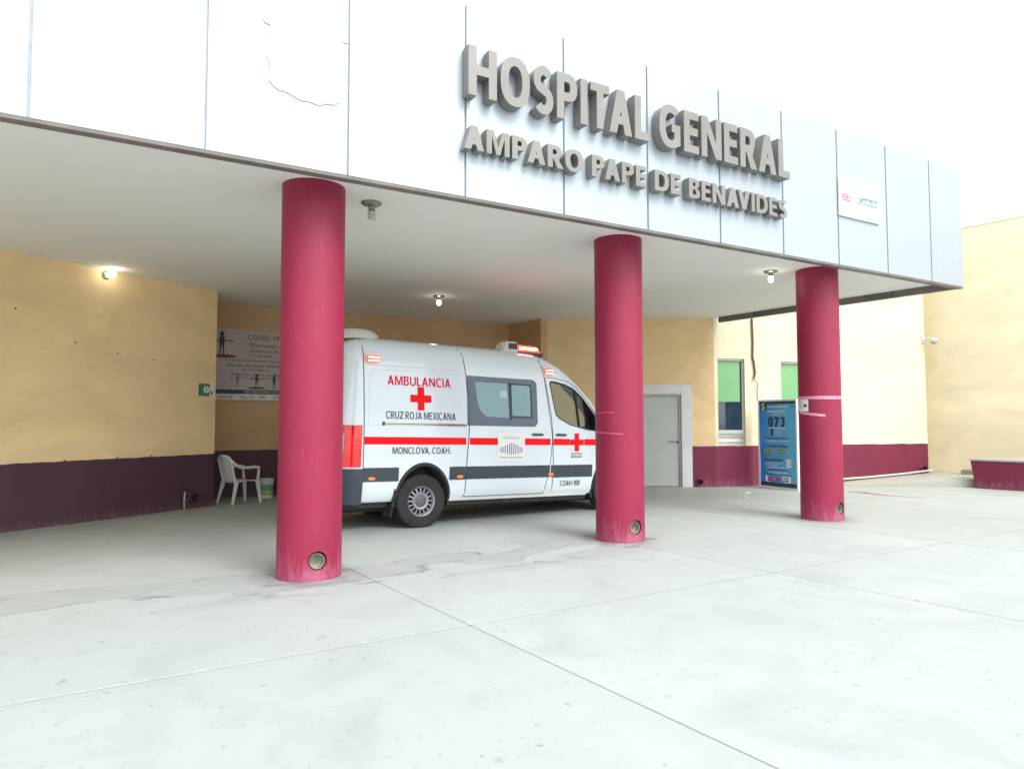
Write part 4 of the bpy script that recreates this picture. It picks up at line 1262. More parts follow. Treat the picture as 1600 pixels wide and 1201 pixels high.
# --- body surface -----------------------------------------------------------
YT = [(0.38, 0.93), (0.46, 0.975), (0.62, 1.0), (0.85, 1.01), (1.2, 1.01), (1.45, 1.003), (1.7, 0.985), (1.9, 0.967), (2.2, 0.935), (2.4, 0.905), (2.48, 0.875), (2.55, 0.82), (2.62, 0.72), (2.67, 0.55), (2.70, 0.30)]
XR = [(0.38, -1.17), (0.85, -1.2), (1.4, -1.19), (2.4, -1.13), (2.55, -1.08), (2.62, -1.0), (2.67, -0.86), (2.70, -0.6)]
XS = [(0.38, 3.7), (1.0, 3.72), (1.12, 3.65), (1.3, 3.42), (1.414, 3.30), (1.65, 3.17), (1.77, 3.09), (1.886, 3.0), (2.115, 2.76), (2.377, 2.41), (2.50, 2.16), (2.58, 1.95), (2.64, 1.8), (2.70, 1.5)]
XF = [(0.38, 4.30), (0.6, 4.38), (0.95, 4.36), (1.1, 4.25), (1.25, 3.95), (1.42, 3.58), (1.65, 3.42), (1.886, 3.24), (2.115, 3.0), (2.377, 2.67), (2.50, 2.48), (2.58, 2.36), (2.64, 2.22), (2.67, 2.1), (2.70, 1.8)]
RC = 0.26
EXP = 2.7
def side_y(x, z):
    Y, xr, xs, xf = interp(z, YT), interp(z, XR), interp(z, XS), interp(z, XF)
    if x < xr + RC:
        d = max(0.0, min(RC, xr + RC - x))
        return Y - RC + math.sqrt(max(0, RC * RC - d * d))
    if x > xs:
        t = min(1.0, (x - xs) / (xf - xs))
        return Y * (1 - t ** EXP) ** (1 / EXP)
    return Y
def outline(z):
    Y, xr, xs, xf = interp(z, YT), interp(z, XR), interp(z, XS), interp(z, XF)
    rc = min(RC, Y * 0.9)
    pts = [(xr, -k_ / 4 * (Y - rc)) for k_ in range(4)]
    for i in range(9):
        a = PI + PI / 2 * i / 8
        pts.append((xr + rc + rc * math.cos(a), -(Y - rc) + rc * math.sin(a)))
    for i in range(1, 25):
        x = xr + rc + (xs - xr - rc) * i / 24
        pts.append((x, -Y))
    for i in range(1, 13):
        th = PI / 2 * (i / 12)
        t = math.sin(th) ** (2 / EXP)
        pts.append((xs + (xf - xs) * t, -Y * max(0, math.cos(th)) ** (2 / EXP)))
    left = [(x, -y) for x, y in reversed(pts[1:-1])]
    return pts + left
zl = [0.38, 0.42, 0.46, 0.54, 0.62, 0.74, 0.85, 1.0, 1.12, 1.25, 1.35, 1.45, 1.58, 1.7, 1.8, 1.9, 2.0, 2.1, 2.2, 2.3, 2.4, 2.44, 2.48, 2.52, 2.55, 2.585, 2.62, 2.645, 2.67, 2.685, 2.70]
body = MB()
no = None
for z in zl:
    o_ = outline(z)
    no = len(o_)
    body.v += [(x, y, z) for x, y in o_]
for i in range(len(zl) - 1):
    for k_ in range(no):
        k2 = (k_ + 1) % no
        body.f.append((i * no + k_, i * no + k2, (i + 1) * no + k2, (i + 1) * no + k_))
body.f.append(tuple(range(no - 1, -1, -1)))
body.f.append(tuple(range((len(zl) - 1) * no, len(zl) * no)))
bo = obj('body', body, M['van'], None)
# wheel arches, cab cavity, cab windows, windscreen
ARX, ARZ, ACZ = 0.405, 0.50, 0.37
def arch_poly(cx, cz, rx, rz, z0, n=24):
    return [(cx + rx * math.cos(PI * i / n), cz + rz * math.sin(PI * i / n)) for i in range(n + 1)] + [(cx - rx, z0), (cx + rx, z0)]
FCZ = 0.372 + TILT * WB
for cx, cz in ((0.02, ACZ), (WB, FCZ)):
    for ys in ((-1.3, -0.55), (0.55, 1.3)):
        bool_cut(bo, MB().prism(arch_poly(cx, cz, ARX, ARZ, 0.2), 'y', *ys), M['skin_in'])
bool_cut(bo, MB().prism([(2.1, 0.75), (3.15, 0.75), (3.22, 1.3), (3.0, 1.75), (2.62, 2.15), (2.3, 2.36), (2.1, 2.40)], 'y', -0.86, 0.86), M['skin_in'])
CW = [(2.245, 2.13), (2.27, 2.165), (2.34, 2.165), (2.55, 2.13), (2.703, 2.075), (2.88, 1.94), (3.06, 1.745), (3.13, 1.66), (3.165, 1.52), (3.165, 1.414), (2.95, 1.435), (2.62, 1.502), (2.40, 1.60), (2.35, 1.645), (2.32, 1.75)]
bool_cut(bo, MB().prism(CW, 'y', -1.3, 1.3), M['black'])
ws = MB()
wsp = [(3.6, 1.50), (3.28, 1.50), (2.78, 2.12), (2.56, 2.33), (2.56, 2.40), (2.9, 2.40)]
wsp = [(3.75, 1.48), (3.0, 1.48), (2.55, 2.08), (2.38, 2.34), (2.78, 2.34), (3.1, 2.1)]
bool_cut(bo, MB().prism(wsp, 'y', -0.70, 0.70), M['black'])
bm = bmesh.new(); bm.from_mesh(bo.data)
for f in bm.faces: f.smooth = True
for e in bm.edges:
    if len(e.link_faces) == 2 and e.calc_face_angle() > 0.5: e.smooth = False
bm.to_mesh(bo.data); bm.free()
bo.parent = amb

def S_(x, z, off=0.0):
    return (x, -(side_y(x, z) + off), z)
def sfn(off): return lambda x, z: S_(x, z, off)
def spatch(x0, x1, z0, z1, off, nx=20, nz=4, thick=True):
    mb = MB().grid(lambda u, v: S_(x0 + (x1 - x0) * u, z0 + (z1 - z0) * v, off), nx, nz)
    if thick:   # turned-in edges
        for ring in ([(x0 + (x1 - x0) * i / nx, z0) for i in range(nx + 1)], [(x0 + (x1 - x0) * i / nx, z1) for i in range(nx + 1)], [(x0, z0 + (z1 - z0) * i / nz) for i in range(nz + 1)], [(x1, z0 + (z1 - z0) * i / nz) for i in range(nz + 1)]):
            vs = [S_(x, z, off) for x, z in ring] + [S_(x, z, -0.01) for x, z in ring]
            m_ = len(ring)
            mb.add(vs, [(i, i + 1, m_ + i + 1, m_ + i) for i in range(m_ - 1)])
    return mb
def sdecal(name, poly, off, m, parent=None, label=None, thick=False, fill=None):
    """polygon of (x, z) laid on the side surface, with a small rim"""
    n = len(poly)
    cx = sum(p[0] for p in poly) / n
    cz = sum(p[1] for p in poly) / n
    mb = MB()
    rings = [1.0, 0.66, 0.33]
    for k_, r in enumerate(rings):
        mb.v += [S_(cx + (x - cx) * r, cz + (z - cz) * r, off) for x, z in poly]
    c0 = len(mb.v)
    mb.v.append(S_(cx, cz, off))
    for k_ in range(2):
        for i in range(n):
            j = (i + 1) % n
            mb.f.append((k_ * n + i, k_ * n + j, (k_ + 1) * n + j, (k_ + 1) * n + i))
    mb.f += [(2 * n + i, 2 * n + (i + 1) % n, c0) for i in range(n)]
    mb.add([S_(x, z, off) for x, z in poly] + [S_(x, z, -0.004) for x, z in poly], [(i, (i + 1) % n, n + (i + 1) % n, n + i) for i in range(n)])
    return obj(name, mb, M[m], parent or amb, smooth=0.5, label=label)
def densify(poly, step=0.12):
    out = []
    for a, b in zip(poly, poly[1:] + poly[:1]):
        d = math.dist(a, b)
        k_ = max(1, int(d / step))
        out += [(a[0] + (b[0] - a[0]) * i / k_, a[1] + (b[1] - a[1]) * i / k_) for i in range(k_)]
    return out
def sseam(name, pts, w=0.0045, off=0.0015, m='seam', par=None):
    pp = []
    for a, b in zip(pts, pts[1:]):
        k_ = max(1, int(math.dist(a, b) / 0.08))
        pp += [(a[0] + (b[0] - a[0]) * i / k_, a[1] + (b[1] - a[1]) * i / k_) for i in range(k_)]
    pp.append(pts[-1])
    return obj(name, MB().tube([S_(x, z, off) for x, z in pp], w, 6), M[m], par or amb)

# sliding door and cab door as skins standing a few millimetres proud, gap lines around them
SD_L = [(0.405, 0.690), (0.9, 0.70), (1.423, 0.735), (2.194, 0.692), (2.5, 0.65)]
SD_R = [(0.405, 2.118), (0.907, 2.222), (1.279, 2.255), (2.237, 2.125), (2.5, 2.07)]
def door_skin(zl_, L_, R_, off, nx=16):
    mb = MB()
    nz = len(zl_) - 1
    g_ = lambda u, v: None
    w_ = nx + 1
    vs = []
    for z in zl_:
        a, b = interp(z, L_), interp(z, R_)
        vs += [S_(a + (b - a) * i / nx, z, off) for i in range(w_)]
    fs = [(j * w_ + i, j * w_ + i + 1, (j + 1) * w_ + i + 1, (j + 1) * w_ + i) for j in range(nz) for i in range(nx)]
    mb.add(vs, fs)
    edge = [vs[j * w_] for j in range(nz + 1)]
    edge2 = [vs[j * w_ + nx] for j in range(nz + 1)]
    for e in (edge, edge2, vs[:w_], vs[nz * w_:]):
        m_ = len(e)
        mb.add(list(e) + [(x, y + off + 0.006, z) for x, y, z in e], [(i, i + 1, m_ + i + 1, m_ + i) for i in range(m_ - 1)])
    return mb
zz_ = [0.415 + (2.5 - 0.415) * i / 30 for i in range(31)]
sd_ = obj('sliding_door', door_skin(zz_, [(z, x + 0.006) for z, x in SD_L], [(z, x - 0.006) for z, x in SD_R], 0.004), M['van'], amb, smooth=0.5)
sseam('door_gap', [(x, z) for z, x in SD_L] + [(0.637, 2.60)], 0.006)
sseam('door_gap', [(x, z) for z, x in SD_R] + [(2.034, 2.58)], 0.006)
sseam('door_gap', [(0.69, 0.408), (2.118, 0.408)], 0.005)
CD_L = [(0.43, 2.275), (0.9, 2.275), (1.279, 2.262), (1.64, 2.245)]
CD_R = [(0.43, 3.0), (0.65, 3.08), (0.90, 3.23), (1.42, 3.23)]
zz_ = [0.445 + (1.405 - 0.445) * i / 14 for i in range(15)]
cd_ = obj('cab_door', door_skin(zz_, [(z, x + 0.006) for z, x in CD_L], [(z, x - 0.006) for z, x in CD_R], 0.004), M['van'], amb, smooth=0.5)
sseam('door_gap', [(2.275, 0.44), (2.275, 0.9), (2.262, 1.279), (2.243, 1.595), (2.16, 2.1), (2.14, 2.238), (2.30, 2.245), (2.58, 2.20), (2.75, 2.12), (2.95, 1.93), (3.14, 1.70)], 0.005)
# rear corner seam, roof seam, pressed side panel
sseam('body_seam', [(-0.893, 0.45), (-0.893, 1.4), (-0.90, 2.3), (-0.905, 2.58)], 0.0055)
sseam('panel_press', [(-0.83, 1.43), (-0.815, 2.05), (-0.80, 2.14), (-0.76, 2.178), (-0.68, 2.19), (0.66, 2.20)], 0.003, -0.0012, 'press')
sseam('panel_press', [(-0.83, 1.43), (-0.62, 1.43)], 0.003, -0.0012, 'press')
sseam('roof_ridge', [(-0.86, 2.245), (0.66, 2.262), (2.03, 2.27)], 0.010, -0.003, 'van')
sseam('roof_ridge', [(-0.86, 2.44), (0.66, 2.445), (2.0, 2.445)], 0.007, -0.002, 'van')

# dark cladding along the side, arch lips, mud flap, bumper
for a_, b_ in ((-0.885, -0.375), (0.42, 0.683)):
    obj('side_cladding', spatch(a_, b_, 0.663, 0.85, 0.012, 12), M['clad'], amb, smooth=0.5)
obj('side_cladding', spatch(0.70, 2.205, 0.665, 0.85, 0.014, 24), M['clad'], sd_, smooth=0.5)
obj('side_cladding', spatch(2.235, 2.268, 0.665, 0.85, 0.012, 3), M['clad'], amb, smooth=0.5)
obj('side_cladding', spatch(2.285, 3.07, 0.655, 0.85, 0.014, 16), M['clad'], cd_, smooth=0.5)
def arch_lip(cx, cz):
    mb = MB()
    prof = [(0.995, -0.02), (0.995, 0.016), (1.05, 0.020), (1.09, 0.004), (1.09, -0.01)]
    n = 30
    for k_, (s, off) in enumerate(prof):
        for i in range(n + 1):
            a = -0.28 + (PI + 0.56) * i / n
            x, z = cx + ARX * s * math.cos(a), cz + ARZ * s * math.sin(a)
            mb.v.append(S_(x, max(z, 0.30), off))
    w_ = n + 1
    for k_ in range(len(prof) - 1):
        mb.f += [(k_ * w_ + i, k_ * w_ + i + 1, (k_ + 1) * w_ + i + 1, (k_ + 1) * w_ + i) for i in range(n)]
    return mb
obj('wheel_arch', arch_lip(0.02, ACZ), M['black'], amb, smooth=0.6)
obj('wheel_arch', arch_lip(WB, FCZ), M['black'], amb, smooth=0.6)
obj('mud_flap', MB().add([(-0.395, -0.99, 0.60), (-0.395, -0.72, 0.60), (-0.455, -0.72, 0.17), (-0.455, -0.99, 0.17), (-0.42, -0.99, 0.60), (-0.42, -0.72, 0.60), (-0.47, -0.72, 0.17), (-0.47, -0.99, 0.17)],
    [(0, 1, 2, 3), (4, 7, 6, 5), (0, 3, 7, 4), (1, 5, 6, 2), (0, 4, 5, 1), (2, 6, 7, 3)]), M['black'], amb)
obj('side_sill', MB().box(0.44, 3.0, -0.955, -0.80, 0.355, 0.385).box(-0.95, -0.46, -0.955, -0.75, 0.40, 0.42), M['alu'], amb, bevel=0.005)
obj('underbody', MB().box(-0.95, 3.95, -0.55, 0.55, 0.22, 0.40).box(0.46, 3.02, -0.90, 0.90, 0.29, 0.402).box(-1.1, -0.47, -0.86, 0.86, 0.30, 0.402).box(-1.1, 0.6, -0.35, 0.35, 0.18, 0.3).tube([(0.0, -0.75, 0.372), (0.0, 0.75, 0.372)], 0.05).tube([(WB, -0.75, FCZ), (WB, 0.75, FCZ)], 0.04), M['black'], amb)
# rear bumper wrapping the corner
bu = MB()
bl = []
for z, off in ((0.34, -0.05), (0.36, 0.012), (0.5, 0.03), (0.68, 0.03), (0.835, 0.015), (0.845, -0.03)):
    row = [(x, -(side_y(x, max(z, 0.46)) + off), z) for x in (-0.898, -0.95, -1.0)]
    zz0 = max(z, 0.46)
    Y, xr = interp(zz0, YT), interp(zz0, XR)
    for i in range(1, 9):
        a = PI + PI / 2 * (1 - i / 8)
        row.append((xr + RC + (RC + off) * math.cos(a) - 0.0, -(Y - RC) + (RC + off) * math.sin(a), z))
    row = [row[0]] + row[3:]
    row += [(xr - off, yy, z) for yy in (-0.4, 0, 0.4, 0.75)]
    for i in range(1, 9):
        a = PI / 2 * (1 - i / 8)
        row.append((xr + RC - (RC + off) * math.sin(a), (Y - RC) + (RC + off) * math.cos(a), z))
    bl.append(row)
for row in bl: bu.v += row
w_ = len(bl[0])
for j in range(len(bl) - 1):
    bu.f += [(j * w_ + i, j * w_ + i + 1, (j + 1) * w_ + i + 1, (j + 1) * w_ + i) for i in range(w_ - 1)]
obj('rear_bumper', bu, M['clad'], amb, smooth=0.6)
obj('bumper_reflector', MB().box(-1.245, -1.232, -0.80, -0.55, 0.56, 0.60), M['taillight'], amb)

# tail lamp wrapping the rear corner
def corner(z, t, off):
    """t 0 at the side seam (x=-0.905) .. 1 at the rear face"""
    Y, xr = interp(z, YT), interp(z, XR)
    a = 1.5 * PI - PI / 2 * t
    return (xr + RC + (RC + off) * math.cos(a), -(Y - RC) + (RC + off) * math.sin(a), z)
def corner_patch(t0, t1, z0, z1, off, nt__=10, nz=6):
    mb = MB().grid(lambda u, v: corner(z0 + (z1 - z0) * v, t0 + (t1 - t0) * u, off), nt__, nz)
    for zc in (z0, z1):
        r1 = [corner(zc, t0 + (t1 - t0) * i / nt__, off) for i in range(nt__ + 1)]
        r2 = [corner(zc, t0 + (t1 - t0) * i / nt__, -0.01) for i in range(nt__ + 1)]
        mb.add(r1 + r2, [(i, i + 1, nt__ + 2 + i, nt__ + 1 + i) for i in range(nt__)])
    for tc in (t0, t1):
        r1 = [corner(z0 + (z1 - z0) * i / nz, tc, off) for i in range(nz + 1)]
        r2 = [corner(z0 + (z1 - z0) * i / nz, tc, -0.01) for i in range(nz + 1)]
        mb.add(r1 + r2, [(i, i + 1, nz + 2 + i, nz + 1 + i) for i in range(nz)])
    return mb
tl = obj('tail_light', corner_patch(-0.03, 0.80, 0.86, 1.42, 0.008), M['taillight'], amb, smooth=0.5)
obj('reverse_lens', corner_patch(0.55, 0.72, 1.06, 1.30, 0.012), M['lens_clear'], tl, smooth=0.5)
for z0_, z1_, m_ in ((0.87, 1.02, 'red'), (1.14, 1.26, 'red'), (1.36, 1.52, 'red')):
    o_ = obj('red_chevron', corner_patch(0.84, 1.0, z0_, z1_, 0.004, 4, 2), M[m_], amb)
for z_ in (0.82, 1.76, 2.3):
    obj('door_hinge', corner_patch(0.62, 0.95, z_, z_ + 0.07, 0.022, 6, 1), M['cream'], amb, bevel=0.004)
obj('rear_door_seam', MB().tube([corner(z, 0.80, 0.001) for z in [1.42 + i * 0.1 for i in range(11)]], 0.005, 6), M['seam'], amb)
obj('rear_window', MB().box(-1.20, -1.165, -0.80, -0.15, 1.50, 2.12), M['winframe'], amb)

# side window
wf_o = sdecal('window_frame', densify(rrect(0.705, 1.965, 1.448, 2.187, 0.09, 6, (0, 1, 1, 0))), 0.010, 'winframe', sd_)
for p, nm in ((densify([(0.835, 2.10), (1.404, 2.10), (1.428, 1.575), (1.02, 1.59), (0.93, 1.66), (0.875, 1.78)]), 'pane'), (densify(rrect(1.487, 1.83, 1.61, 2.085, 0.03, 3)), 'sliding_pane')):
    sdecal(nm, p, 0.0125, 'frost', wf_o)
sdecal('window_notice', densify([(1.26, 1.88), (1.40, 1.88), (1.40, 1.99), (1.28, 1.985)]), 0.0135, 'inside', wf_o)
sseam('pane_rail', [(1.455, 2.12), (1.462, 1.55)], 0.016, 0.008, 'clad', wf_o)
for rr in ([(1.475, 2.10), (1.845, 2.10), (1.855, 1.59), (1.47, 1.59), (1.475, 2.10)],):
    sseam('pane_seal', rr, 0.008, 0.012, 'clad', wf_o)
# cab window: frame ring, glass, quarter bar
ringm = MB()
cx_, cz_ = 2.72, 1.77
dp_ = densify(CW, 0.05)
outp = [(cx_ + (x - cx_) * 1.045, cz_ + (z - cz_) * 1.06) for x, z in dp_]
n = len(dp_)
ringm.v += [S_(x, z, 0.004) for x, z in dp_] + [S_(x, z, 0.006) for x, z in outp] + [S_(x, z, -0.005) for x, z in outp]
ringm.f += [(i, (i + 1) % n, n + (i + 1) % n, n + i) for i in range(n)] + [(n + i, n + (i + 1) % n, 2 * n + (i + 1) % n, 2 * n + i) for i in range(n)]
cwf = obj('cab_window', ringm, M['clad'], amb, smooth=0.7)
sdecal('pane', dp_, -0.012, 'glass', cwf)
gl = MB(); nn_ = len(dp_)
obj('quarter_bar', MB().tube([S_(2.74, 2.05, -0.006), S_(2.77, 1.75, -0.006), S_(2.80, 1.47, -0.006)], 0.022, 8), M['black'], cwf)
gl.v = [(x, side_y(x, z) - 0.012, z) for x, z in dp_]; gl.f = [tuple(range(nn_))]
obj('far_pane', gl, M['glass'], amb)
wsm = MB().grid(lambda u, v: (interp(1.5 + 0.84 * v, XF) - 0.02 - 0.10 * abs(2 * u - 1) ** 2.5, -0.72 + 1.44 * u, 1.5 + 0.84 * v), 10, 8)
obj('windscreen', wsm, M['glass'], amb, smooth=1.0)
# cab interior
for yy in (-0.45, 0.45):
    st_ = obj('cab_seat', MB().box(2.2, 2.7, yy - 0.24, yy + 0.24, 0.8, 1.2).add([(2.14, yy - .22, 1.15), (2.28, yy - .22, 1.15), (2.28, yy + .22, 1.15), (2.14, yy + .22, 1.15), (2.13, yy - .2, 1.62), (2.22, yy - .2, 1.62), (2.22, yy + .2, 1.62), (2.13, yy + .2, 1.62)],
        [(0, 3, 2, 1), (4, 5, 6, 7), (0, 1, 5, 4), (1, 2, 6, 5), (2, 3, 7, 6), (3, 0, 4, 7)]), M['seat'], amb, bevel=0.03)
    obj('headrest', MB().box(2.12, 2.21, yy - 0.12, yy + 0.12, 1.66, 1.86), M['seat'], st_, bevel=0.03)
obj('dashboard', MB().box(2.95, 3.2, -0.8, 0.8, 0.95, 1.45), M['skin_in'], amb, bevel=0.04)
obj('steering_wheel', MB().tube([(2.86 + 0.06 * math.cos(a), 0.42 + 0.19 * math.sin(a), 1.42 + 0.17 * math.cos(a)) for a in [i * PI / 12 for i in range(25)]], 0.014, 6), M['black'], amb)
# nose: lamps, grille and lower bumper
for sgn in (1, -1):
    hb = spatch(3.98, 4.27, 0.86, 1.10, 0.006, 10, 6)
    hb.v = [(x, y * sgn, z) for x, y, z in hb.v]
    obj('headlight', hb, M['lens_clear'], amb, smooth=0.6)
obj('grille', MB().grid(lambda u, v: (interp(0.72 + 0.36 * v, XF) + 0.006 - 0.10 * abs(2 * u - 1) ** 2.7, -0.42 + 0.84 * u, 0.72 + 0.36 * v), 12, 6), M['black'], amb)
for k_ in range(3):
    zc = 0.80 + 0.10 * k_
    obj('grille_bar', MB().tube([(interp(zc, XF) + 0.012 - 0.10 * abs(u / 5) ** 2.7, 0.40 * u / 5, zc) for u in range(-5, 6)], 0.012, 6), M['chrome'], amb)
fb = MB().grid(lambda u, v: (interp(0.40 + 0.26 * v, XF) + 0.010 - 0.30 * abs(2 * u - 1) ** 3.2, -0.78 + 1.56 * u, 0.40 + 0.26 * v), 20, 4)
obj('front_bumper', fb, M['clad'], amb, smooth=0.8)
# mirror
mr = obj('side_mirror', MB().box(3.18, 3.30, -1.22, -1.03, 1.42, 1.78), M['black'], amb, bevel=0.035)
obj('mirror_arm', MB().tube([(3.15, -0.93, 1.45), (3.22, -1.08, 1.45)], 0.03), M['black'], mr)

# stripe, crosses, lettering
STZ0, STZ1 = 1.165, 1.268
for a_, b_, off_ in ((-0.885, 0.684, 0.003), (2.225, 2.258, 0.003)):
    obj('red_stripe', spatch(a_, b_, STZ0, STZ1, off_, 20, 1, False), M['red'], amb)
obj('red_stripe', spatch(0.74, 1.226, STZ0, STZ1, 0.0075, 10, 1, False), M['red'], sd_)
obj('red_stripe', spatch(1.721, 2.215, STZ0, STZ1, 0.0075, 10, 1, False), M['red'], sd_)
obj('red_stripe', spatch(2.275, 2.595, STZ0, STZ1, 0.0075, 8, 1, False), M['red'], cd_)
obj('red_stripe', spatch(2.90, 3.22, STZ0, STZ1, 0.0075, 8, 1, False), M['red'], cd_)
def cross(cx, cz, r, w, off, par):
    pts = [(-w, -r), (w, -r), (w, -w), (r, -w), (r, w), (w, w), (w, r), (-w, r), (-w, w), (-r, w), (-r, -w), (-w, -w)]
    mb = MB().add([S_(cx + x, cz + z, off) for x, z in pts], [(0, 1, 2, 11), (11, 2, 5, 8), (2, 3, 4, 5), (8, 5, 6, 7), (10, 11, 8, 9)])
    obj('red_cross', mb, M['red'], par)
cross(-0.05, 1.811, 0.166, 0.052, 0.004, amb)
cross(2.744, 1.212, 0.145, 0.046, 0.0085, cd_)
text_fit('AMBULANCIA', -0.555, 0.43, 1.988, 2.117, 0, M['pinkred'], amb, bold=0.012, fn=sfn(0.003))
text_fit('CRUZ ROJA MEXICANA', -0.58, 0.507, 1.517, 1.622, 0, M['navy'], amb, bold=0.008, fn=sfn(0.003))
text_fit('MONCLOVA, COAH.', -0.476, 0.432, 1.035, 1.128, 0, M['navy'], amb, bold=0.008, fn=sfn(0.003))
text_fit('CRUZ ROJA', 2.625, 2.85, 1.013, 1.042, 0, M['navy'], cd_, bold=0.01, fn=sfn(0.008))
text_fit('MEXICANA', 2.625, 2.85, 0.968, 0.997, 0, M['navy'], cd_, bold=0.01, fn=sfn(0.008))
text_fit('COAH-108', 2.425, 2.825, 0.517, 0.602, 0, M['navy'], cd_, bold=0.015, fn=sfn(0.008))
stk = obj('donor_sticker', spatch(1.228, 1.72, 0.927, 1.357, 0.009, 6, 4, False), M['signwhite'], sd_)
M['bars'] = simple('logo bars', (0.16, 0.13, 0.22), 0.5)
text_fit('Unidad donada por', 1.32, 1.625, 1.255, 1.29, 0, M['teal'], stk, bold=0.01, fn=sfn(0.0105))
text_fit('Nacional Monte de Piedad', 1.27, 1.68, 0.965, 0.995, 0, M['navy'], stk, bold=0.01, fn=sfn(0.0105))
for k_ in range(11):
    u = (k_ - 5) / 5.0
    xb = 1.474 + u * 0.195
    up_ = 1.20 - 0.075 * abs(u)
    dn_ = 1.015 + 0.035 * abs(u)
    obj('logo_bar', MB().add([S_(x, z, 0.0105) for x, z in ((xb - .008, dn_), (xb + .008, dn_), (xb + .008, up_), (xb - .008, up_))], [(0, 1, 2, 3)]), M['bars'], stk)

# rail, handles, marker lights, strobes
def sbox(name, x0, x1, z0, z1, off0, off1, m, par, bev=0.004):
    xc, zc = (x0 + x1) / 2, (z0 + z1) / 2
    y = side_y(xc, zc)
    return obj(name, MB().box(x0, x1, -(y + off1), -(y + off0), z0, z1), M[m], par, bevel=bev)
sbox('door_rail', -0.60, 0.69, 1.432, 1.468, -0.01, 0.014, 'chrome', amb)
sbox('rail_end', -0.632, -0.60, 1.425, 1.474, -0.01, 0.018, 'clad', amb)
sbox('rail_groove', -0.59, 0.69, 1.444, 1.453, 0.010, 0.0155, 'seam', amb, 0)
for x_, p_ in ((1.85, sd_), (2.31, cd_)):
    h_ = sbox('door_handle', x_, x_ + 0.215, 1.312, 1.345, 0.012, 0.045, 'clad', p_, 0.012)
    sbox('handle_cup', x_ + 0.03, x_ + 0.18, 1.295, 1.362, -0.004, 0.0075, 'van', p_, 0.002)
for x_ in (-0.77, 0.588, 2.226):
    sdecal('side_marker', [(x_ + 0.05 * math.cos(a * PI / 8), 0.705 + 0.021 * math.sin(a * PI / 8)) for a in range(16)], 0.024, 'amber', amb)
for xa, xb, nm in ((-0.88, -0.685, 'rear'), (2.10, 2.30, 'front')):
    e_ = sbox('strobe_light', xa, xb, 2.268, 2.395, -0.02, 0.03, 'alu', amb, 0.01)
    zc = 2.33
    y = side_y((xa + xb) / 2, zc)
    obj('strobe_lens', MB().box(xa + 0.012, xb - 0.008, -(y + 0.052), -(y + 0.03), 2.283, 2.383), M['strobe'], e_, bevel=0.008)
    for zq in (2.305, 2.352):
        obj('strobe_tube', MB().box(xa + 0.035, xb - 0.02, -(y + 0.0545), -(y + 0.0525), zq - 0.008, zq + 0.008), M['strobe_core'], e_)
# roof equipment
ac = empty('roof_fan', (0, 0, 0)); ac.parent = amb
hump = obj('roof_fan', MB().lathe([(0.46, -0.06), (0.45, 0.02), (0.40, 0.075), (0.30, 0.11), (0.12, 0.135), (0.0, 0.137)], 28, Matrix.Translation((-0.80, -0.22, 2.69)) @ Matrix.Diagonal((0.76, 1.0, 0.92, 1.0))), M['cream'], amb, smooth=0.8)
bpy.data.objects.remove(ac)
sp = obj('work_light', MB().add([(1.46, -0.70, 2.60), (1.80, -0.70, 2.60), (1.80, -0.40, 2.60), (1.46, -0.40, 2.60), (1.54, -0.66, 2.80), (1.79, -0.66, 2.81), (1.79, -0.44, 2.81), (1.54, -0.44, 2.80)],
    [(0, 3, 2, 1), (4, 5, 6, 7), (0, 1, 5, 4), (1, 2, 6, 5), (2, 3, 7, 6), (3, 0, 4, 7)]), M['cream'], amb, bevel=0.025)
obj('lamp_glass', MB().add([(1.60, -0.687, 2.68), (1.775, -0.687, 2.68), (1.775, -0.668, 2.775), (1.615, -0.668, 2.775), (1.60, -0.66, 2.68), (1.775, -0.66, 2.68), (1.775, -0.65, 2.775), (1.615, -0.65, 2.775)],
    [(0, 1, 2, 3), (4, 7, 6, 5), (0, 4, 5, 1), (1, 5, 6, 2), (2, 6, 7, 3), (3, 7, 4, 0)]), M['clad'], sp)
lbx = obj('light_bar', MB().add([(1.78, -0.70, 2.655), (2.26, -0.70, 2.635), (2.26, -0.25, 2.66), (1.78, -0.25, 2.68), (1.80, -0.66, 2.765), (2.19, -0.66, 2.755), (2.19, -0.29, 2.80), (1.80, -0.29, 2.80)],
    [(0, 3, 2, 1), (4, 5, 6, 7), (0, 1, 5, 4), (1, 2, 6, 5), (2, 3, 7, 6), (3, 0, 4, 7)]), M['strobe'], amb, bevel=0.03)
obj('bar_base', MB().box(1.77, 2.27, -0.70, -0.24, 2.60, 2.652), M['clad'], lbx)
for xa, xb in ((1.80, 1.93), (1.955, 2.16)):
    obj('beacon_core', MB().box(xa, xb, -0.700, -0.692, 2.685, 2.728), M['beacon_core'], lbx, bevel=0.01)

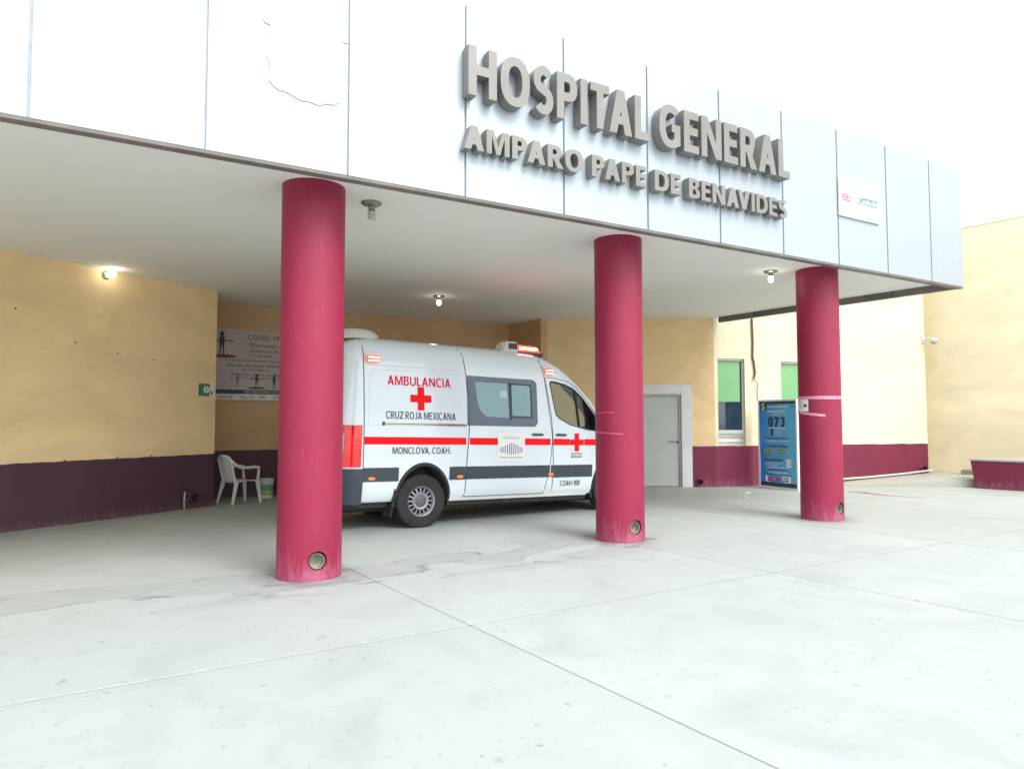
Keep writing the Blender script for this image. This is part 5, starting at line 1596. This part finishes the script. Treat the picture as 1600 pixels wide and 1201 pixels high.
# wheels
def wheel(cx, cy, cz, side):
    w_ = empty('wheel', (cx, cy, cz), 0)
    w_.parent = amb
    mt = Matrix.Rotation(PI / 2, 4, 'X') @ Matrix.Diagonal((1, 1, 1, 1))
    prof = [(0.205, -0.10), (0.225, -0.115), (0.30, -0.118), (0.345, -0.11), (0.367, -0.088), (0.372, -0.07), (0.372, 0.07), (0.367, 0.088), (0.345, 0.11), (0.30, 0.118), (0.225, 0.115), (0.205, 0.10)]
    ty = MB().lathe(prof, 56, mt)
    tyre = obj('tyre', ty, M['tyre'], w_, smooth=0.6)
    tb = MB()
    for k_ in range(40):     # shoulder blocks
        a = 2 * PI * k_ / 40
        for sgn in (1, -1):
            m_ = Matrix.Rotation(a, 4, 'Y') @ Matrix.Translation((0, -sgn * 0.093, 0.362))
            vs = [m_ @ Vector(v) for v in ((-0.021, -0.02, -0.02), (0.021, -0.02, -0.02), (0.021, 0.02, -0.02), (-0.021, 0.02, -0.02), (-0.021, -0.012, 0.009), (0.021, -0.012, 0.009), (0.021, 0.012, 0.011), (-0.021, 0.012, 0.011))]
            tb.add(vs, [(0, 3, 2, 1), (4, 5, 6, 7), (0, 1, 5, 4), (1, 2, 6, 5), (2, 3, 7, 6), (3, 0, 4, 7)])
    obj('tread_blocks', tb, M['tyre'], tyre)['kind'] = 'stuff'
    rim = obj('rim', MB().lathe([(0.0, 0.06), (0.10, 0.062)], 40, mt).lathe([(0.180, 0.058), (0.190, 0.085), (0.204, 0.108), (0.212, 0.112), (0.212, 0.09), (0.206, 0.05)], 40, mt).lathe([(0.086, 0.05), (0.09, 0.088), (0.115, 0.094), (0.125, 0.085), (0.128, 0.05)], 40, mt), M['rim'], w_, smooth=0.7)
    for k_ in range(16):
        a = 2 * PI * k_ / 16
        m_ = Matrix.Rotation(a, 4, 'Y')
        vs = [m_ @ Vector(v) for v in ((-0.008, -0.080, 0.124), (0.008, -0.080, 0.124), (0.011, -0.070, 0.186), (-0.011, -0.070, 0.186), (-0.008, -0.06, 0.124), (0.008, -0.06, 0.124), (0.011, -0.052, 0.186), (-0.011, -0.052, 0.186))]
        obj('rim_spoke', MB().add(vs, [(0, 1, 2, 3), (4, 7, 6, 5), (0, 4, 5, 1), (1, 5, 6, 2), (2, 6, 7, 3), (3, 7, 4, 0)]), M['rim'], w_)
    obj('hub', MB().lathe([(0, 0.096), (0.045, 0.096), (0.06, 0.085), (0.088, 0.08), (0.088, 0.05)], 28, mt), M['hub'], w_, smooth=0.6)
    obj('wheel_back', MB().lathe([(0.0, 0.03), (0.207, 0.03)], 28, mt), M['dark_in'], w_)
    if side < 0:
        w_.rotation_euler = (0, 0, PI)
    return w_
wheel(0.0, -0.865, 0.372, 1)
wheel(0.0, 0.865, 0.372, -1)
wheel(WB, -0.865, FCZ, 1)
wheel(WB, 0.865, FCZ, -1)
